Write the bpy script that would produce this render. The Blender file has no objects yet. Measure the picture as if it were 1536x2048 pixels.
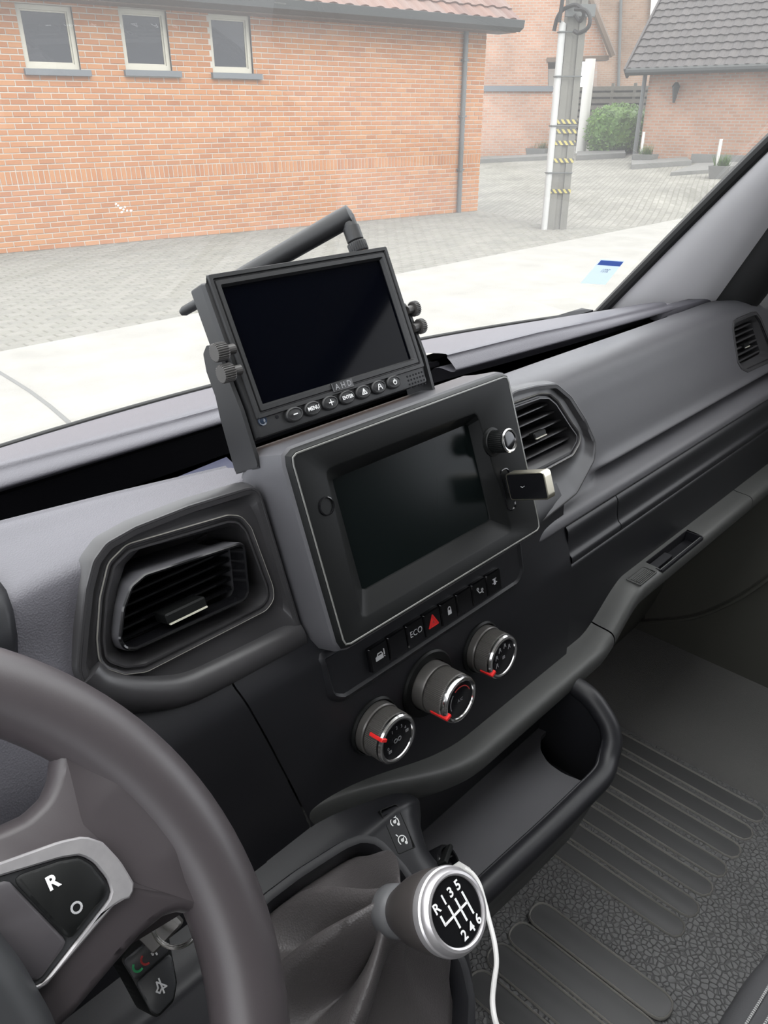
import bpy, bmesh, math, random
from mathutils import Vector, Matrix
random.seed(7)
SC = bpy.context.scene
COL = SC.collection
V = Vector
R = math.radians

# ------------------------------------------------------------------ camera
CZ = 1.8                                   # phone height above the road (the van floor is 1 m under it)
OFF = V((0, 0, CZ))
FPX, YAW, PITCH = 1540.0, R(45.87), R(27.45)
FWD = V((math.sin(YAW)*math.cos(PITCH), math.cos(YAW)*math.cos(PITCH), -math.sin(PITCH)))
RGT = V((math.cos(YAW), -math.sin(YAW), 0))
UPV = RGT.cross(FWD)
cam = bpy.data.cameras.new('camera')
cam.sensor_fit = 'VERTICAL'; cam.sensor_height = 36.0
cam.lens = 36.0*FPX/2048.0
cam.clip_start = 0.02; cam.clip_end = 300
camo = bpy.data.objects.new('camera', cam); COL.objects.link(camo)
m = Matrix((RGT, UPV, -FWD)).transposed().to_4x4(); m.translation = OFF
camo.matrix_world = m
SC.camera = camo

# ------------------------------------------------------------------ sky (bright overcast) and exposure
SC.view_settings.view_transform = 'Standard'
SC.view_settings.look = 'None'
SC.view_settings.gamma = 1.0
SC.view_settings.use_curve_mapping = False
SC.view_settings.exposure = 2.1
world = bpy.data.worlds.new('overcast_sky'); SC.world = world
world.use_nodes = True
nt = world.node_tree; nt.nodes.clear()
wo = nt.nodes.new('ShaderNodeOutputWorld'); bg = nt.nodes.new('ShaderNodeBackground')
tc = nt.nodes.new('ShaderNodeTexCoord'); sep = nt.nodes.new('ShaderNodeSeparateXYZ')
rmp = nt.nodes.new('ShaderNodeValToRGB'); nz = nt.nodes.new('ShaderNodeTexNoise'); mx = nt.nodes.new('ShaderNodeMix')
mx.data_type = 'RGBA'; mx.blend_type = 'MULTIPLY'; mx.inputs[0].default_value = 0.35
rmp.color_ramp.elements[0].position = 0.0; rmp.color_ramp.elements[0].color = (0.62, 0.65, 0.70, 1)
rmp.color_ramp.elements[1].position = 0.9; rmp.color_ramp.elements[1].color = (1.0, 1.0, 1.0, 1)
nz.inputs['Scale'].default_value = 2.5; nz.inputs['Detail'].default_value = 5
nt.links.new(tc.outputs['Generated'], sep.inputs[0]); nt.links.new(sep.outputs['Z'], rmp.inputs[0])
nt.links.new(tc.outputs['Generated'], nz.inputs['Vector'])
nt.links.new(rmp.outputs[0], mx.inputs[6]); nt.links.new(nz.outputs['Fac'], mx.inputs[7])
nt.links.new(mx.outputs[2], bg.inputs['Color']); bg.inputs['Strength'].default_value = 1.45
nt.links.new(bg.outputs[0], wo.inputs[0])
# a veiled sun behind the van, very soft
sun = bpy.data.lights.new('veiled_sun', 'SUN'); sun.energy = 0.9; sun.angle = R(40); sun.color = (1.0, 0.96, 0.9)
suno = bpy.data.objects.new('veiled_sun', sun); COL.objects.link(suno)
suno.rotation_euler = (R(48), 0, R(-20))
SC.cycles.use_denoising = True
SC.cycles.max_bounces = 6; SC.cycles.diffuse_bounces = 4; SC.cycles.use_adaptive_sampling = True; SC.cycles.adaptive_threshold = 0.04; SC.cycles.transparent_max_bounces = 16

# ------------------------------------------------------------------ picture geometry: a pixel of the 1536x2048 frame -> a point
def ray(x, y):
    return (FWD*FPX + RGT*(x-768) + UPV*(1024-y)).normalized()
def U(x, y, X=None, Y=None, Z=None):
    r = ray(x, y)
    if X is not None: return r*(X/r.x)
    if Y is not None: return r*(Y/r.y)
    return r*(Z/r.z)
class Frame:
    def __init__(s, o, x, y):
        s.o = V(o); s.x = V(x).normalized(); s.y = V(y).normalized(); s.n = s.x.cross(s.y).normalized()
    def pt(s, u, v, w=0.0): return s.o + s.x*u + s.y*v + s.n*w
    def px(s, x, y, w=0.0):
        r = ray(x, y); o = s.o + s.n*w
        p = r*(o.dot(s.n)/r.dot(s.n)) - s.o
        return (p.dot(s.x), p.dot(s.y))
    def ppx(s, x, y, w=0.0):
        u, v = s.px(x, y, w); return s.pt(u, v, w)
    def moved(s, u, v, w=0.0): return Frame(s.pt(u, v, w), s.x, s.y)
    def turned(s, a):
        a = R(a); return Frame(s.o, s.x*math.cos(a)+s.y*math.sin(a), s.y*math.cos(a)-s.x*math.sin(a))
def tiltframe(Y, Z, deg, X=0.0):
    t = R(deg); return Frame((X, Y, Z), (1, 0, 0), (0, math.cos(t), math.sin(t)))

# ------------------------------------------------------------------ 2-D loops
def resample(pts, n, closed=True):
    P = [V((p[0], p[1])) for p in pts]
    if closed: P = P+[P[0]]
    L = [0.0]
    for a, b in zip(P, P[1:]): L.append(L[-1]+(b-a).length)
    out = []; k = 0
    N = n if closed else n-1
    for i in range(n):
        t = L[-1]*i/N
        while k < len(P)-2 and L[k+1] < t: k += 1
        d = L[k+1]-L[k]; f = 0 if d < 1e-12 else (t-L[k])/d
        q = P[k].lerp(P[k+1], f); out.append((q.x, q.y))
    return out
def fillet(pts, r, n=6):
    out = []; N = len(pts); rr = r if isinstance(r, (list, tuple)) else [r]*N
    for i in range(N):
        p = V(pts[i][:2]); a = V(pts[i-1][:2])-p; b = V(pts[(i+1) % N][:2])-p
        la, lb = a.length, b.length; a.normalize(); b.normalize()
        ang = max(1e-4, a.angle(b)); d = min(rr[i]/math.tan(ang/2), la*.48, lb*.48)
        if d < 1e-6: out.append((p.x, p.y)); continue
        p0, p1 = p+a*d, p+b*d
        for k in range(n+1):
            t = k/n; q = p0*(1-t)**2 + p*2*t*(1-t) + p1*t*t
            out.append((q.x, q.y))
    return out
def rrect(u0, v0, u1, v1, r, n=6): return fillet([(u0, v0), (u1, v0), (u1, v1), (u0, v1)], r, n)
def area2(l): return sum(l[i-1][0]*l[i][1]-l[i][0]*l[i-1][1] for i in range(len(l)))/2
def inset(l, d):
    s = 1 if area2(l) > 0 else -1; out = []; N = len(l)
    for i in range(N):
        a, b, c_ = V(l[i-1][:2]), V(l[i][:2]), V(l[(i+1) % N][:2])
        e1, e2 = b-a, c_-b
        if e1.length < 1e-9: e1 = e2
        if e2.length < 1e-9: e2 = e1
        n1 = V((-e1.y, e1.x)).normalized()*s; n2 = V((-e2.y, e2.x)).normalized()*s
        m_ = n1+n2
        m_ = m_/max(0.35, m_.dot(n1)) if m_.length > 1e-6 else n1
        out.append((b.x+m_.x*d, b.y+m_.y*d))
    return out
def circ(u, v, r, n=24, ry=None, a0=0.0): return [(u+r*math.cos(a0+2*math.pi*i/n), v+(ry or r)*math.sin(a0+2*math.pi*i/n)) for i in range(n)]
def inside(l, u, v):
    c_ = False; j = len(l)-1
    for i in range(len(l)):
        if (l[i][1] > v) != (l[j][1] > v) and u < (l[j][0]-l[i][0])*(v-l[i][1])/(l[j][1]-l[i][1])+l[i][0]: c_ = not c_
        j = i
    return c_
def catmull(P, n=4, closed=False):
    P = [V(p) for p in P]; N = len(P); out = []
    rng = range(N) if closed else range(N-1)
    for i in rng:
        p1, p2 = P[i], P[(i+1) % N]
        p0 = P[i-1] if (closed or i > 0) else p1*2-p2
        p3 = P[(i+2) % N] if (closed or i < N-2) else p2*2-p1
        for k in range(n):
            t = k/n
            out.append(0.5*((2*p1)+(p2-p0)*t+(2*p0-5*p1+4*p2-p3)*t*t+(3*p1-p0-3*p2+p3)*t**3))
    if not closed: out.append(P[-1])
    return out
def lerp(a, b, t): return a+(b-a)*t
def smooth(a, b, x):
    t = min(1, max(0, (x-a)/(b-a))); return t*t*(3-2*t)
def pl(tab, x):                             # piecewise linear table
    if x <= tab[0][0]: return tab[0][1]
    for (a, b), (c_, d) in zip(tab, tab[1:]):
        if x <= c_: return lerp(b, d, (x-a)/(c_-a))
    return tab[-1][1]

# ------------------------------------------------------------------ shapes: every maker returns (vertices, faces)
def join(*S):
    A, F = [], []
    for v, f in S:
        b = len(A); A += list(v); F += [tuple(i+b for i in q) for q in f]
    return A, F
def loft(loops, closed=True, cap0=False, cap1=False):
    n = len(loops[0]); A = [p for l in loops for p in l]; F = []
    for k in range(len(loops)-1):
        for i in range(n if closed else n-1):
            j = (i+1) % n
            F.append((k*n+i, k*n+j, (k+1)*n+j, (k+1)*n+i))
    if cap0: F.append(tuple(range(n-1, -1, -1)))
    if cap1: F.append(tuple((len(loops)-1)*n+i for i in range(n)))
    return A, F
def stack(fr, lw, cap0=False, cap1=False):   # [(loop, w), ...] on a frame
    return loft([[fr.pt(p[0], p[1], w) for p in l] for l, w in lw], True, cap0, cap1)
def plate(fr, loop, w0, w1, b=0.0):          # slab with a rounded front edge
    if b <= 0: return stack(fr, [(loop, w0), (loop, w1)], True, True)
    return stack(fr, [(loop, w0), (loop, w1-b), (inset(loop, b*.3), w1-b*.3), (inset(loop, b), w1)], True, True)
def ringplate(fr, outer, inner, w0, w1, b=0.0):
    n = max(len(outer), len(inner), 48); o = resample(outer, n); i_ = resample(inner, n)
    # align starts
    k = min(range(n), key=lambda q: (V(i_[q])-V(o[0])).length); i_ = i_[k:]+i_[:k]
    return stack(fr, [(o, w0), (o, w1-b), (inset(o, b*.7), w1), (inset(i_, -b*.7), w1), (i_, w1-b), (i_, w0), (o, w0)])
def box(fr, u0, u1, v0, v1, w0, w1, b=0.0):
    if b <= 0: return stack(fr, [([(u0, v0), (u1, v0), (u1, v1), (u0, v1)], w0), ([(u0, v0), (u1, v0), (u1, v1), (u0, v1)], w1)], True, True)
    l = rrect(u0, v0, u1, v1, b, 3)
    return stack(fr, [(inset(l, b*.7), w0), (l, w0+b), (l, w1-b), (inset(l, b*.7), w1)], True, True)
WLD = Frame((0, 0, 0), (1, 0, 0), (0, 1, 0))
def wbox(x0, x1, y0, y1, z0, z1, b=0.0): return box(WLD, x0, x1, y0, y1, z0, z1, b)
def tube(path, r, n=12, caps=True, closed=False, flat=None):
    P = [V(p) for p in path]; N = len(P)
    rr = r if isinstance(r, (list, tuple)) else [r]*N
    loops = []; nrm = None
    for i in range(N):
        if closed: t = P[(i+1) % N]-P[i-1]
        else: t = P[min(i+1, N-1)]-P[max(i-1, 0)]
        t.normalize()
        if nrm is None:
            h = V((0, 0, 1)) if abs(t.z) < .9 else V((1, 0, 0)); nrm = (h-t*h.dot(t)).normalized()
        else: nrm = (nrm-t*nrm.dot(t)).normalized()
        bi = t.cross(nrm)
        loops.append([P[i]+(nrm*math.cos(2*math.pi*k/n)+bi*math.sin(2*math.pi*k/n))*rr[i] for k in range(n)])
    if closed: return loft(loops+[loops[0]])
    return loft(loops, True, caps, caps)
def lathe(c, ax, prof, n=32, cap0=True, cap1=True):
    c = V(c); ax = V(ax).normalized(); h = V((0, 0, 1)) if abs(ax.z) < .9 else V((1, 0, 0))
    a = (h-ax*h.dot(ax)).normalized(); b = ax.cross(a)
    return loft([[c+ax*z+(a*math.cos(2*math.pi*k/n)+b*math.sin(2*math.pi*k/n))*r for k in range(n)] for r, z in prof], True, cap0, cap1)
def ribs(c, ax, r, h0, h1, n, d):            # knurled barrel
    c = V(c); ax = V(ax).normalized(); h = V((0, 0, 1)) if abs(ax.z) < .9 else V((1, 0, 0))
    a = (h-ax*h.dot(ax)).normalized(); b = ax.cross(a); N = n*4; L = []
    for z, s in ((h0, .93), (h0+(h1-h0)*.08, 1), (h1-(h1-h0)*.08, 1), (h1, .93)):
        L.append([c+ax*z+(a*math.cos(2*math.pi*k/N)+b*math.sin(2*math.pi*k/N))*(r*s-(d if k % 4 >= 2 else 0)) for k in range(N)])
    return loft(L, True, True, True)
def strokes(fr, lines, wd, w=0.0, th=0.0003):
    S = []
    for ln in lines:
        for (a, b) in zip(ln, ln[1:]):
            a, b = V(a), V(b); d = b-a
            if d.length < 1e-9: continue
            d.normalize(); q = V((-d.y, d.x))*wd/2; e = d*wd*.35
            S.append(stack(fr, [([(a-e-q)[:], (b+e-q)[:], (b+e+q)[:], (a-e+q)[:]], w), ([(a-e-q)[:], (b+e-q)[:], (b+e+q)[:], (a-e+q)[:]], w+th)], False, True))
    return join(*S)
def arcpts(u, v, r, a0, a1, n=14): return [(u+r*math.cos(R(lerp(a0, a1, i/n))), v+r*math.sin(R(lerp(a0, a1, i/n)))) for i in range(n+1)]
def letters(txt, fr, size, w=0.0003, sx=1.0, bold=0.0, spacing=1.0):
    cu = bpy.data.curves.new('t', 'FONT'); cu.body = txt; cu.size = size; cu.align_x = 'CENTER'; cu.align_y = 'CENTER'
    cu.offset = bold; cu.space_character = spacing; cu.resolution_u = 3
    ob = bpy.data.objects.new('t', cu); me = bpy.data.meshes.new_from_object(ob)
    A = [fr.pt(v.co.x*sx, v.co.y, w) for v in me.vertices]; F = [tuple(p.vertices) for p in me.polygons]
    bpy.data.meshes.remove(me); bpy.data.objects.remove(ob); bpy.data.curves.remove(cu)
    return A, F

# ------------------------------------------------------------------ objects
def make(name, S, mat, origin=V((0, 0, 0)), parent=None, angle=32, flat=False):
    me = bpy.data.meshes.new(name); o_ = V(origin)
    me.from_pydata([tuple(V(p)-o_) for p in S[0]], [], S[1]); me.update()
    bm = bmesh.new(); bm.from_mesh(me); bmesh.ops.remove_doubles(bm, verts=bm.verts, dist=1e-6)
    big = [f for f in bm.faces if len(f.verts) > 4]
    if big: bmesh.ops.triangulate(bm, faces=big, ngon_method='EAR_CLIP')
    bmesh.ops.recalc_face_normals(bm, faces=bm.faces); bm.to_mesh(me); bm.free()
    if not flat:
        me.polygons.foreach_set('use_smooth', [True]*len(me.polygons)); me.set_sharp_from_angle(angle=R(angle))
    me.materials.append(mat)
    o = bpy.data.objects.new(name, me); COL.objects.link(o)
    if parent is not None: o.parent = parent
    return o
class Thing:
    """An Empty at the thing's base that parents its parts; shapes are given in camera-relative metres."""
    def __init__(s, name, label, cat, base, group=None, kind=None):
        s.base = V(base); s.e = bpy.data.objects.new(name, None); s.e.empty_display_size = .05
        COL.objects.link(s.e); s.e.location = s.base+OFF
        if label: s.e['label'] = label
        if cat: s.e['category'] = cat
        if group: s.e['group'] = group
        if kind: s.e['kind'] = kind
    def part(s, name, S, mat, parent=None, label=None, angle=32, flat=False, kind=None):
        o = make(name, S, mat, s.base, parent or s.e, angle, flat)
        if label: o['label'] = label
        if kind: o['kind'] = kind
        return o
    def copy(s, src, name, loc, parent=None):         # another part that shares src's mesh, moved by loc
        o = src.copy(); o.name = name; COL.objects.link(o); o.parent = parent or s.e; o.location = loc
        return o
def single(name, S, mat, label=None, cat=None, group=None, kind=None, angle=32, flat=False):
    c_ = V((0, 0, 0)); A = [V(p) for p in S[0]]
    for p in A: c_ += p
    c_ /= len(A); c_.z = min(p.z for p in A)
    o = make(name, S, mat, c_, None, angle, flat); o.location = c_+OFF
    for k, v in (('label', label), ('category', cat), ('group', group), ('kind', kind)):
        if v: o[k] = v
    return o

# ------------------------------------------------------------------ materials
def mat(name, col, rough=.5, metal=0.0, spec=.5, bump=None, vary=None, emit=None, coat=0.0, island=None, alpha=None):
    """bump = (kind, scale, strength, distance); vary = (scale, amount, second colour)"""
    ma = bpy.data.materials.new(name); ma.use_nodes = True; t = ma.node_tree; N = t.nodes; L = t.links
    b = N['Principled BSDF']
    b.inputs['Base Color'].default_value = (*col, 1); b.inputs['Roughness'].default_value = rough
    b.inputs['Metallic'].default_value = metal; b.inputs['Specular IOR Level'].default_value = spec
    b.inputs['Coat Weight'].default_value = coat
    co = N.new('ShaderNodeTexCoord'); cur = None
    if vary:
        n_ = N.new('ShaderNodeTexNoise'); n_.inputs['Scale'].default_value = vary[0]; n_.inputs['Detail'].default_value = 6
        L.new(co.outputs['Object'], n_.inputs['Vector'])
        r_ = N.new('ShaderNodeValToRGB'); r_.color_ramp.elements[0].position = .5-.25; r_.color_ramp.elements[1].position = .75
        L.new(n_.outputs['Fac'], r_.inputs[0])
        mu = N.new('ShaderNodeMath'); mu.operation = 'MULTIPLY'; mu.inputs[1].default_value = vary[1]; L.new(r_.outputs[0], mu.inputs[0])
        mx_ = N.new('ShaderNodeMix'); mx_.data_type = 'RGBA'; mx_.inputs[6].default_value = (*col, 1); mx_.inputs[7].default_value = (*vary[2], 1)
        L.new(mu.outputs[0], mx_.inputs[0]); cur = mx_.outputs[2]
    if island:                                  # piece-to-piece colour: a ramp over a random number per piece
        ge = N.new('ShaderNodeNewGeometry'); oi = N.new('ShaderNodeObjectInfo')
        ad = N.new('ShaderNodeMath'); ad.operation = 'ADD'; L.new(ge.outputs['Random Per Island'], ad.inputs[0]); L.new(oi.outputs['Random'], ad.inputs[1])
        fr_ = N.new('ShaderNodeMath'); fr_.operation = 'FRACT'; L.new(ad.outputs[0], fr_.inputs[0])
        r2 = N.new('ShaderNodeValToRGB'); cr = r2.color_ramp
        while len(cr.elements) < len(island): cr.elements.new(.5)
        for i, c_ in enumerate(island): cr.elements[i].position = i/(len(island)-1); cr.elements[i].color = (*c_, 1)
        L.new(fr_.outputs[0], r2.inputs[0])
        if cur is None: cur = r2.outputs[0]
        else:
            m2 = N.new('ShaderNodeMix'); m2.data_type = 'RGBA'; m2.inputs[0].default_value = .55
            L.new(r2.outputs[0], m2.inputs[6]); L.new(cur, m2.inputs[7]); cur = m2.outputs[2]
    if cur is not None: L.new(cur, b.inputs['Base Color'])
    if bump:
        k, sc, st, ds = bump
        if k == 'noise':
            tx = N.new('ShaderNodeTexNoise'); tx.inputs['Detail'].default_value = 4; out = 'Fac'
        else:
            tx = N.new('ShaderNodeTexVoronoi'); out = 'Distance'
            if k == 'cells': tx.feature = 'DISTANCE_TO_EDGE'
        tx.inputs['Scale'].default_value = sc; L.new(co.outputs['Object'], tx.inputs['Vector'])
        src = tx.outputs[out]
        if k == 'cells':
            mm = N.new('ShaderNodeMath'); mm.operation = 'MINIMUM'; mm.inputs[1].default_value = .13; L.new(src, mm.inputs[0]); src = mm.outputs[0]
        bp = N.new('ShaderNodeBump'); bp.inputs['Strength'].default_value = st; bp.inputs['Distance'].default_value = ds
        L.new(src, bp.inputs['Height']); L.new(bp.outputs[0], b.inputs['Normal'])
    if emit:
        b.inputs['Emission Color'].default_value = (*emit[0], 1); b.inputs['Emission Strength'].default_value = emit[1]
    return ma
def glassmat(name, tint=(1, 1, 1), haze=0.0, rough=0.0, gloss=1.0):
    ma = bpy.data.materials.new(name); ma.use_nodes = True; t = ma.node_tree; N = t.nodes; L = t.links
    N.remove(N['Principled BSDF']); out = N['Material Output']
    tr = N.new('ShaderNodeBsdfTransparent'); tr.inputs[0].default_value = (*tint, 1)
    gl = N.new('ShaderNodeBsdfGlossy'); gl.inputs['Roughness'].default_value = rough
    fr_ = N.new('ShaderNodeFresnel'); fr_.inputs[0].default_value = 1.45
    mu = N.new('ShaderNodeMath'); mu.operation = 'MULTIPLY'; mu.inputs[1].default_value = gloss; L.new(fr_.outputs[0], mu.inputs[0])
    m1 = N.new('ShaderNodeMixShader'); L.new(mu.outputs[0], m1.inputs[0]); L.new(tr.outputs[0], m1.inputs[1]); L.new(gl.outputs[0], m1.inputs[2])
    last = m1
    if haze:
        # dust film with speckles
        co = N.new('ShaderNodeTexCoord'); v_ = N.new('ShaderNodeTexVoronoi'); v_.inputs['Scale'].default_value = 120; v_.inputs['Randomness'].default_value = 1
        L.new(co.outputs['Object'], v_.inputs['Vector'])
        r_ = N.new('ShaderNodeValToRGB'); r_.color_ramp.elements[0].position = .03; r_.color_ramp.elements[0].color = (1, 1, 1, 1); r_.color_ramp.elements[1].position = .09; r_.color_ramp.elements[1].color = (0, 0, 0, 1)
        L.new(v_.outputs['Distance'], r_.inputs[0])
        n_ = N.new('ShaderNodeTexNoise'); n_.inputs['Scale'].default_value = 9; n_.inputs['Detail'].default_value = 3; L.new(co.outputs['Object'], n_.inputs['Vector'])
        gt = N.new('ShaderNodeMath'); gt.operation = 'GREATER_THAN'; gt.inputs[1].default_value = .56; L.new(n_.outputs['Fac'], gt.inputs[0])
        sp = N.new('ShaderNodeMath'); sp.operation = 'MULTIPLY'; L.new(r_.outputs[0], sp.inputs[0]); L.new(gt.outputs[0], sp.inputs[1])
        ma_ = N.new('ShaderNodeMath'); ma_.operation = 'MULTIPLY_ADD'; ma_.inputs[1].default_value = .10; ma_.inputs[2].default_value = haze; L.new(sp.outputs[0], ma_.inputs[0])
        tl = N.new('ShaderNodeBsdfTranslucent'); tl.inputs[0].default_value = (.95, .95, .95, 1)
        df = N.new('ShaderNodeBsdfDiffuse'); df.inputs[0].default_value = (.9, .9, .9, 1)
        md = N.new('ShaderNodeMixShader'); md.inputs[0].default_value = .25; L.new(tl.outputs[0], md.inputs[1]); L.new(df.outputs[0], md.inputs[2])
        m2 = N.new('ShaderNodeMixShader'); L.new(ma_.outputs[0], m2.inputs[0]); L.new(m1.outputs[0], m2.inputs[1]); L.new(md.outputs[0], m2.inputs[2]); last = m2
    L.new(last.outputs[0], out.inputs['Surface'])
    return ma

M = dict(
    pad=mat('dash_pad', (.098, .095, .109), .52, spec=.45, bump=('voronoi', 900, .25, .0008), vary=(14, .25, (.112, .109, .124))),
    padsmooth=mat('dash_plastic_grey', (.068, .067, .073), .48, spec=.42, bump=('noise', 900, .12, .0004), vary=(20, .3, (.080, .078, .085))),
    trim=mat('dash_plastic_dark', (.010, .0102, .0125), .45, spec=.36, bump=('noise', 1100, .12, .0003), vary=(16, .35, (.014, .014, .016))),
    bezel=mat('vent_bezel_plastic', (.033, .032, .034), .36, spec=.5, vary=(30, .35, (.048, .046, .048))),
    ledge=mat('grey_shelf_edge', (.046, .047, .0455), .5, spec=.42, bump=('noise', 900, .15, .0004), vary=(9, .3, (.054, .055, .053))),
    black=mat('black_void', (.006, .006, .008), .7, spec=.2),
    gloss=mat('glossy_black', (.006, .006, .007), .12, spec=.5),
    screen=mat('screen_glass', (.0012, .0015, .003), .06, spec=.05),
    screen2=mat('matte_screen_glass', (.004, .006, .006), .2, spec=.12),
    satin=mat('satin_black', (.0065, .007, .007), .45, spec=.18, vary=(25, .2, (.009, .0095, .0095))),
    edge=mat('pale_edge_line', (.55, .53, .45), .35, spec=.6),  # pale line along the vent thumb tabs
    chrome=mat('chrome', (.78, .77, .76), .16, metal=1.0),
    satinchrome=mat('satin_silver', (.66, .64, .65), .34, metal=.75, vary=(160, .35, (.38, .37, .40))),
    gold=mat('champagne_metal', (.62, .58, .47), .3, metal=1.0),
    steel=mat('bare_steel', (.6, .58, .54), .25, metal=1.0),
    brass=mat('brass_collar', (.45, .25, .14), .35, metal=1.0),
    white=mat('white_print', (.8, .8, .8), .6),
    dim=mat('dim_print', (.50, .50, .51), .6),
    dialprint=mat('faint_dial_print', (.22, .22, .23), .6),
    red=mat('red_print', (.75, .02, .02), .45),
    green=mat('green_print', (.03, .32, .12), .5),
    redprint=mat('dull_red_print', (.35, .03, .03), .5),
    monitor=mat('monitor_plastic', (.014, .014, .0148), .46, spec=.42, bump=('noise', 1500, .12, .0003), vary=(60, .3, (.021, .021, .022))),
    wheel=mat('wheel_plastic', (.050, .043, .046), .40, spec=.48, bump=('noise', 1200, .10, .0003), vary=(9, .4, (.062, .054, .057))),
    hub=mat('wheel_hub', (.026, .027, .029), .5, spec=.4),
    leather=mat('gaiter_leather', (.070, .064, .065), .38, spec=.55, bump=('voronoi', 700, .3, .0006), vary=(24, .4, (.095, .086, .086))),
    knob=mat('knob_grip', (.045, .040, .039), .38, spec=.5, bump=('noise', 1500, .1, .0003)),
    knurl=mat('knurled_grey', (.10, .095, .09), .35, metal=.4),
    mat_=mat('rubber_mat', (.14, .14, .143), .48, spec=.45, bump=('cells', 135, 1.0, .010), vary=(6, .5, (.18, .18, .18))),
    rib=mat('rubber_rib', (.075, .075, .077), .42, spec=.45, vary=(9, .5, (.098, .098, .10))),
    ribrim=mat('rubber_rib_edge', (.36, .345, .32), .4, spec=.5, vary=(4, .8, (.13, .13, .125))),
    carpet=mat('footwell_carpet', (.05, .05, .05), .9, spec=.2, bump=('noise', 500, .5, .002)),
    door=mat('door_trim', (.075, .077, .066), .6, spec=.3, bump=('noise', 700, .15, .0005), vary=(3, .5, (.075, .066, .06))),
    pillar=mat('pillar_trim', (.66, .645, .65), .6, spec=.3, bump=('noise', 600, .1, .0005)),
    rubber=mat('black_rubber', (.012, .012, .012), .6, spec=.3),
    headliner=mat('headliner', (.62, .62, .62), .9, spec=.1),
    bulkhead=mat('bulkhead_board', (.10, .10, .10), .9, spec=.1),
    sillcarpet=mat('grey_sill_carpet', (.13, .128, .125), .9, spec=.2, bump=('noise', 500, .5, .002)),
    seat=mat('seat_fabric', (.05, .05, .053), .7, spec=.3, bump=('noise', 700, .3, .0008)),
    thread=mat('pale_thread', (.35, .35, .35), .7),
    cable=mat('white_cable', (.68, .67, .66), .42),
    navy=mat('navy_packet', (.006, .009, .045), .4),
)
# =================================================================== THE CAB (setting)
FZ = -1.0                                   # cab floor
XR, XL = 1.30, -0.48                        # inner faces of the two sides
def ws_y(x): return .735-.27*(x-.42)**2
def ws_pt(x, s):                            # windscreen surface: s = 0 at the dash, 1 at the header
    k = (x-.42)/.69; xt = .42+(x-.42)*lerp(1, .82, s)
    return V((xt, lerp(ws_y(x), .06-.10*(x-.42)**2, s), lerp(-.28, .34, s)+.02*math.sin(math.pi*s)))
xs = [lerp(-.27, 1.11, i/28) for i in range(29)]
w1 = single('window_1', loft([[ws_pt(x, s/16) for x in xs] for s in range(17)], False), glassmat('windscreen_glass', (.97, .985, .98), haze=.06, gloss=.14), kind='structure', label='dusty raked windscreen above the dashboard')
# black edge seal along the right-hand edge and the bottom
trim1 = Thing('trim_1', 'grey front pillar trim beside the windscreen', None, ws_pt(1.11, 0), kind='structure')
edge = [ws_pt(1.11, s/20) for s in range(21)]
prof = []
PB0, PB1 = U(1408, 606, X=1.19), U(1552, 400, X=1.12)
for i, p in enumerate(edge):
    s = i/20; row = []
    a = p; b = PB0.lerp(PB1, s/.30)
    out = V((.045, .03, .01))
    for t in range(9):
        q = a.lerp(b, t/8)+V((-.016, -.008, .008))*math.sin(math.pi*t/8)**.8
        row.append(q)
    row = row+[b+V((.04, -.02, 0))]
    prof.append(row)
trim1.part('pillar_cover', loft(prof, False), M['pillar'], angle=60)
trim1.part('edge_seal', tube([p+V((-.002, -.003, .001)) for p in edge], .0085, 10), M['rubber'])
trim1.part('door_seal', tube([r_[-1]+V((.008, -.004, -.004)) for r_ in prof], .034, 14), M['rubber'])
trim2 = Thing('trim_2', 'black strip along the foot of the windscreen', None, (.42, .735, -.28), kind='structure')
trim2.part('base_seal', tube([V((x, ws_y(x)-.004, -.279)) for x in xs], .0045, 8), M['rubber'])
# roof lining, sides with window openings, rear bulkhead: what shades the cab
ce = single('ceiling', join(wbox(XL, XR, -.80, -.02, .40, .43), wbox(XL, XR, -.02, .08, .35, .43)), M['headliner'], kind='structure', label='pale van roof lining')
def side(x0, x1):
    return join(wbox(x0, x1, -.80, .60, FZ, -.26), wbox(x0, x1, -.80, .60, .36, .43), wbox(x0, x1, -.80, -.62, -.26, .36))
single('wall_left', side(XL-.04, XL), M['door'], kind='structure', label='driver side of the cab with its window opening')
single('wall_back', join(wbox(XL, XR, -.84, -.80, FZ, .43)), M['bulkhead'], kind='structure', label='plain bulkhead behind the seats')
# passenger door: the dark trim to the right of the footwell
d1 = Thing('door_1', 'dark passenger door trim beside the footwell', None, (XR, .2, FZ), kind='structure')
d1.part('door_panel', side(XR, XR+.04), M['door'])
sail = [U(x, y, X=XR-.006) for x, y in ((1428, 612), (1600, 362), (1900, 362), (1900, 720), (1445, 720))]
d1.part('mirror_sail', loft([sail, [p+V((.03, 0, 0)) for p in sail]], True, True, True), M['bulkhead'], flat=True)
l = catmull([(.52, -.92), (.40, -.84), (.30, -.70), (.27, -.55), (.33, -.44), (.52, -.40)], 6)
fd = Frame((XR, 0, 0), (0, 1, 0), (0, 0, 1)); fd.n = V((-1, 0, 0))
pk = [(q[0], q[1]) for q in l]
d1.part('door_pocket', stack(fd, [(pk, 0), (pk, .012), (inset(pk, .008), .018)], False, True), M['door'])
d1.part('pocket_edge', tube([fd.pt(p[0], p[1], .016) for p in pk], .004, 6), M['door'])
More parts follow.
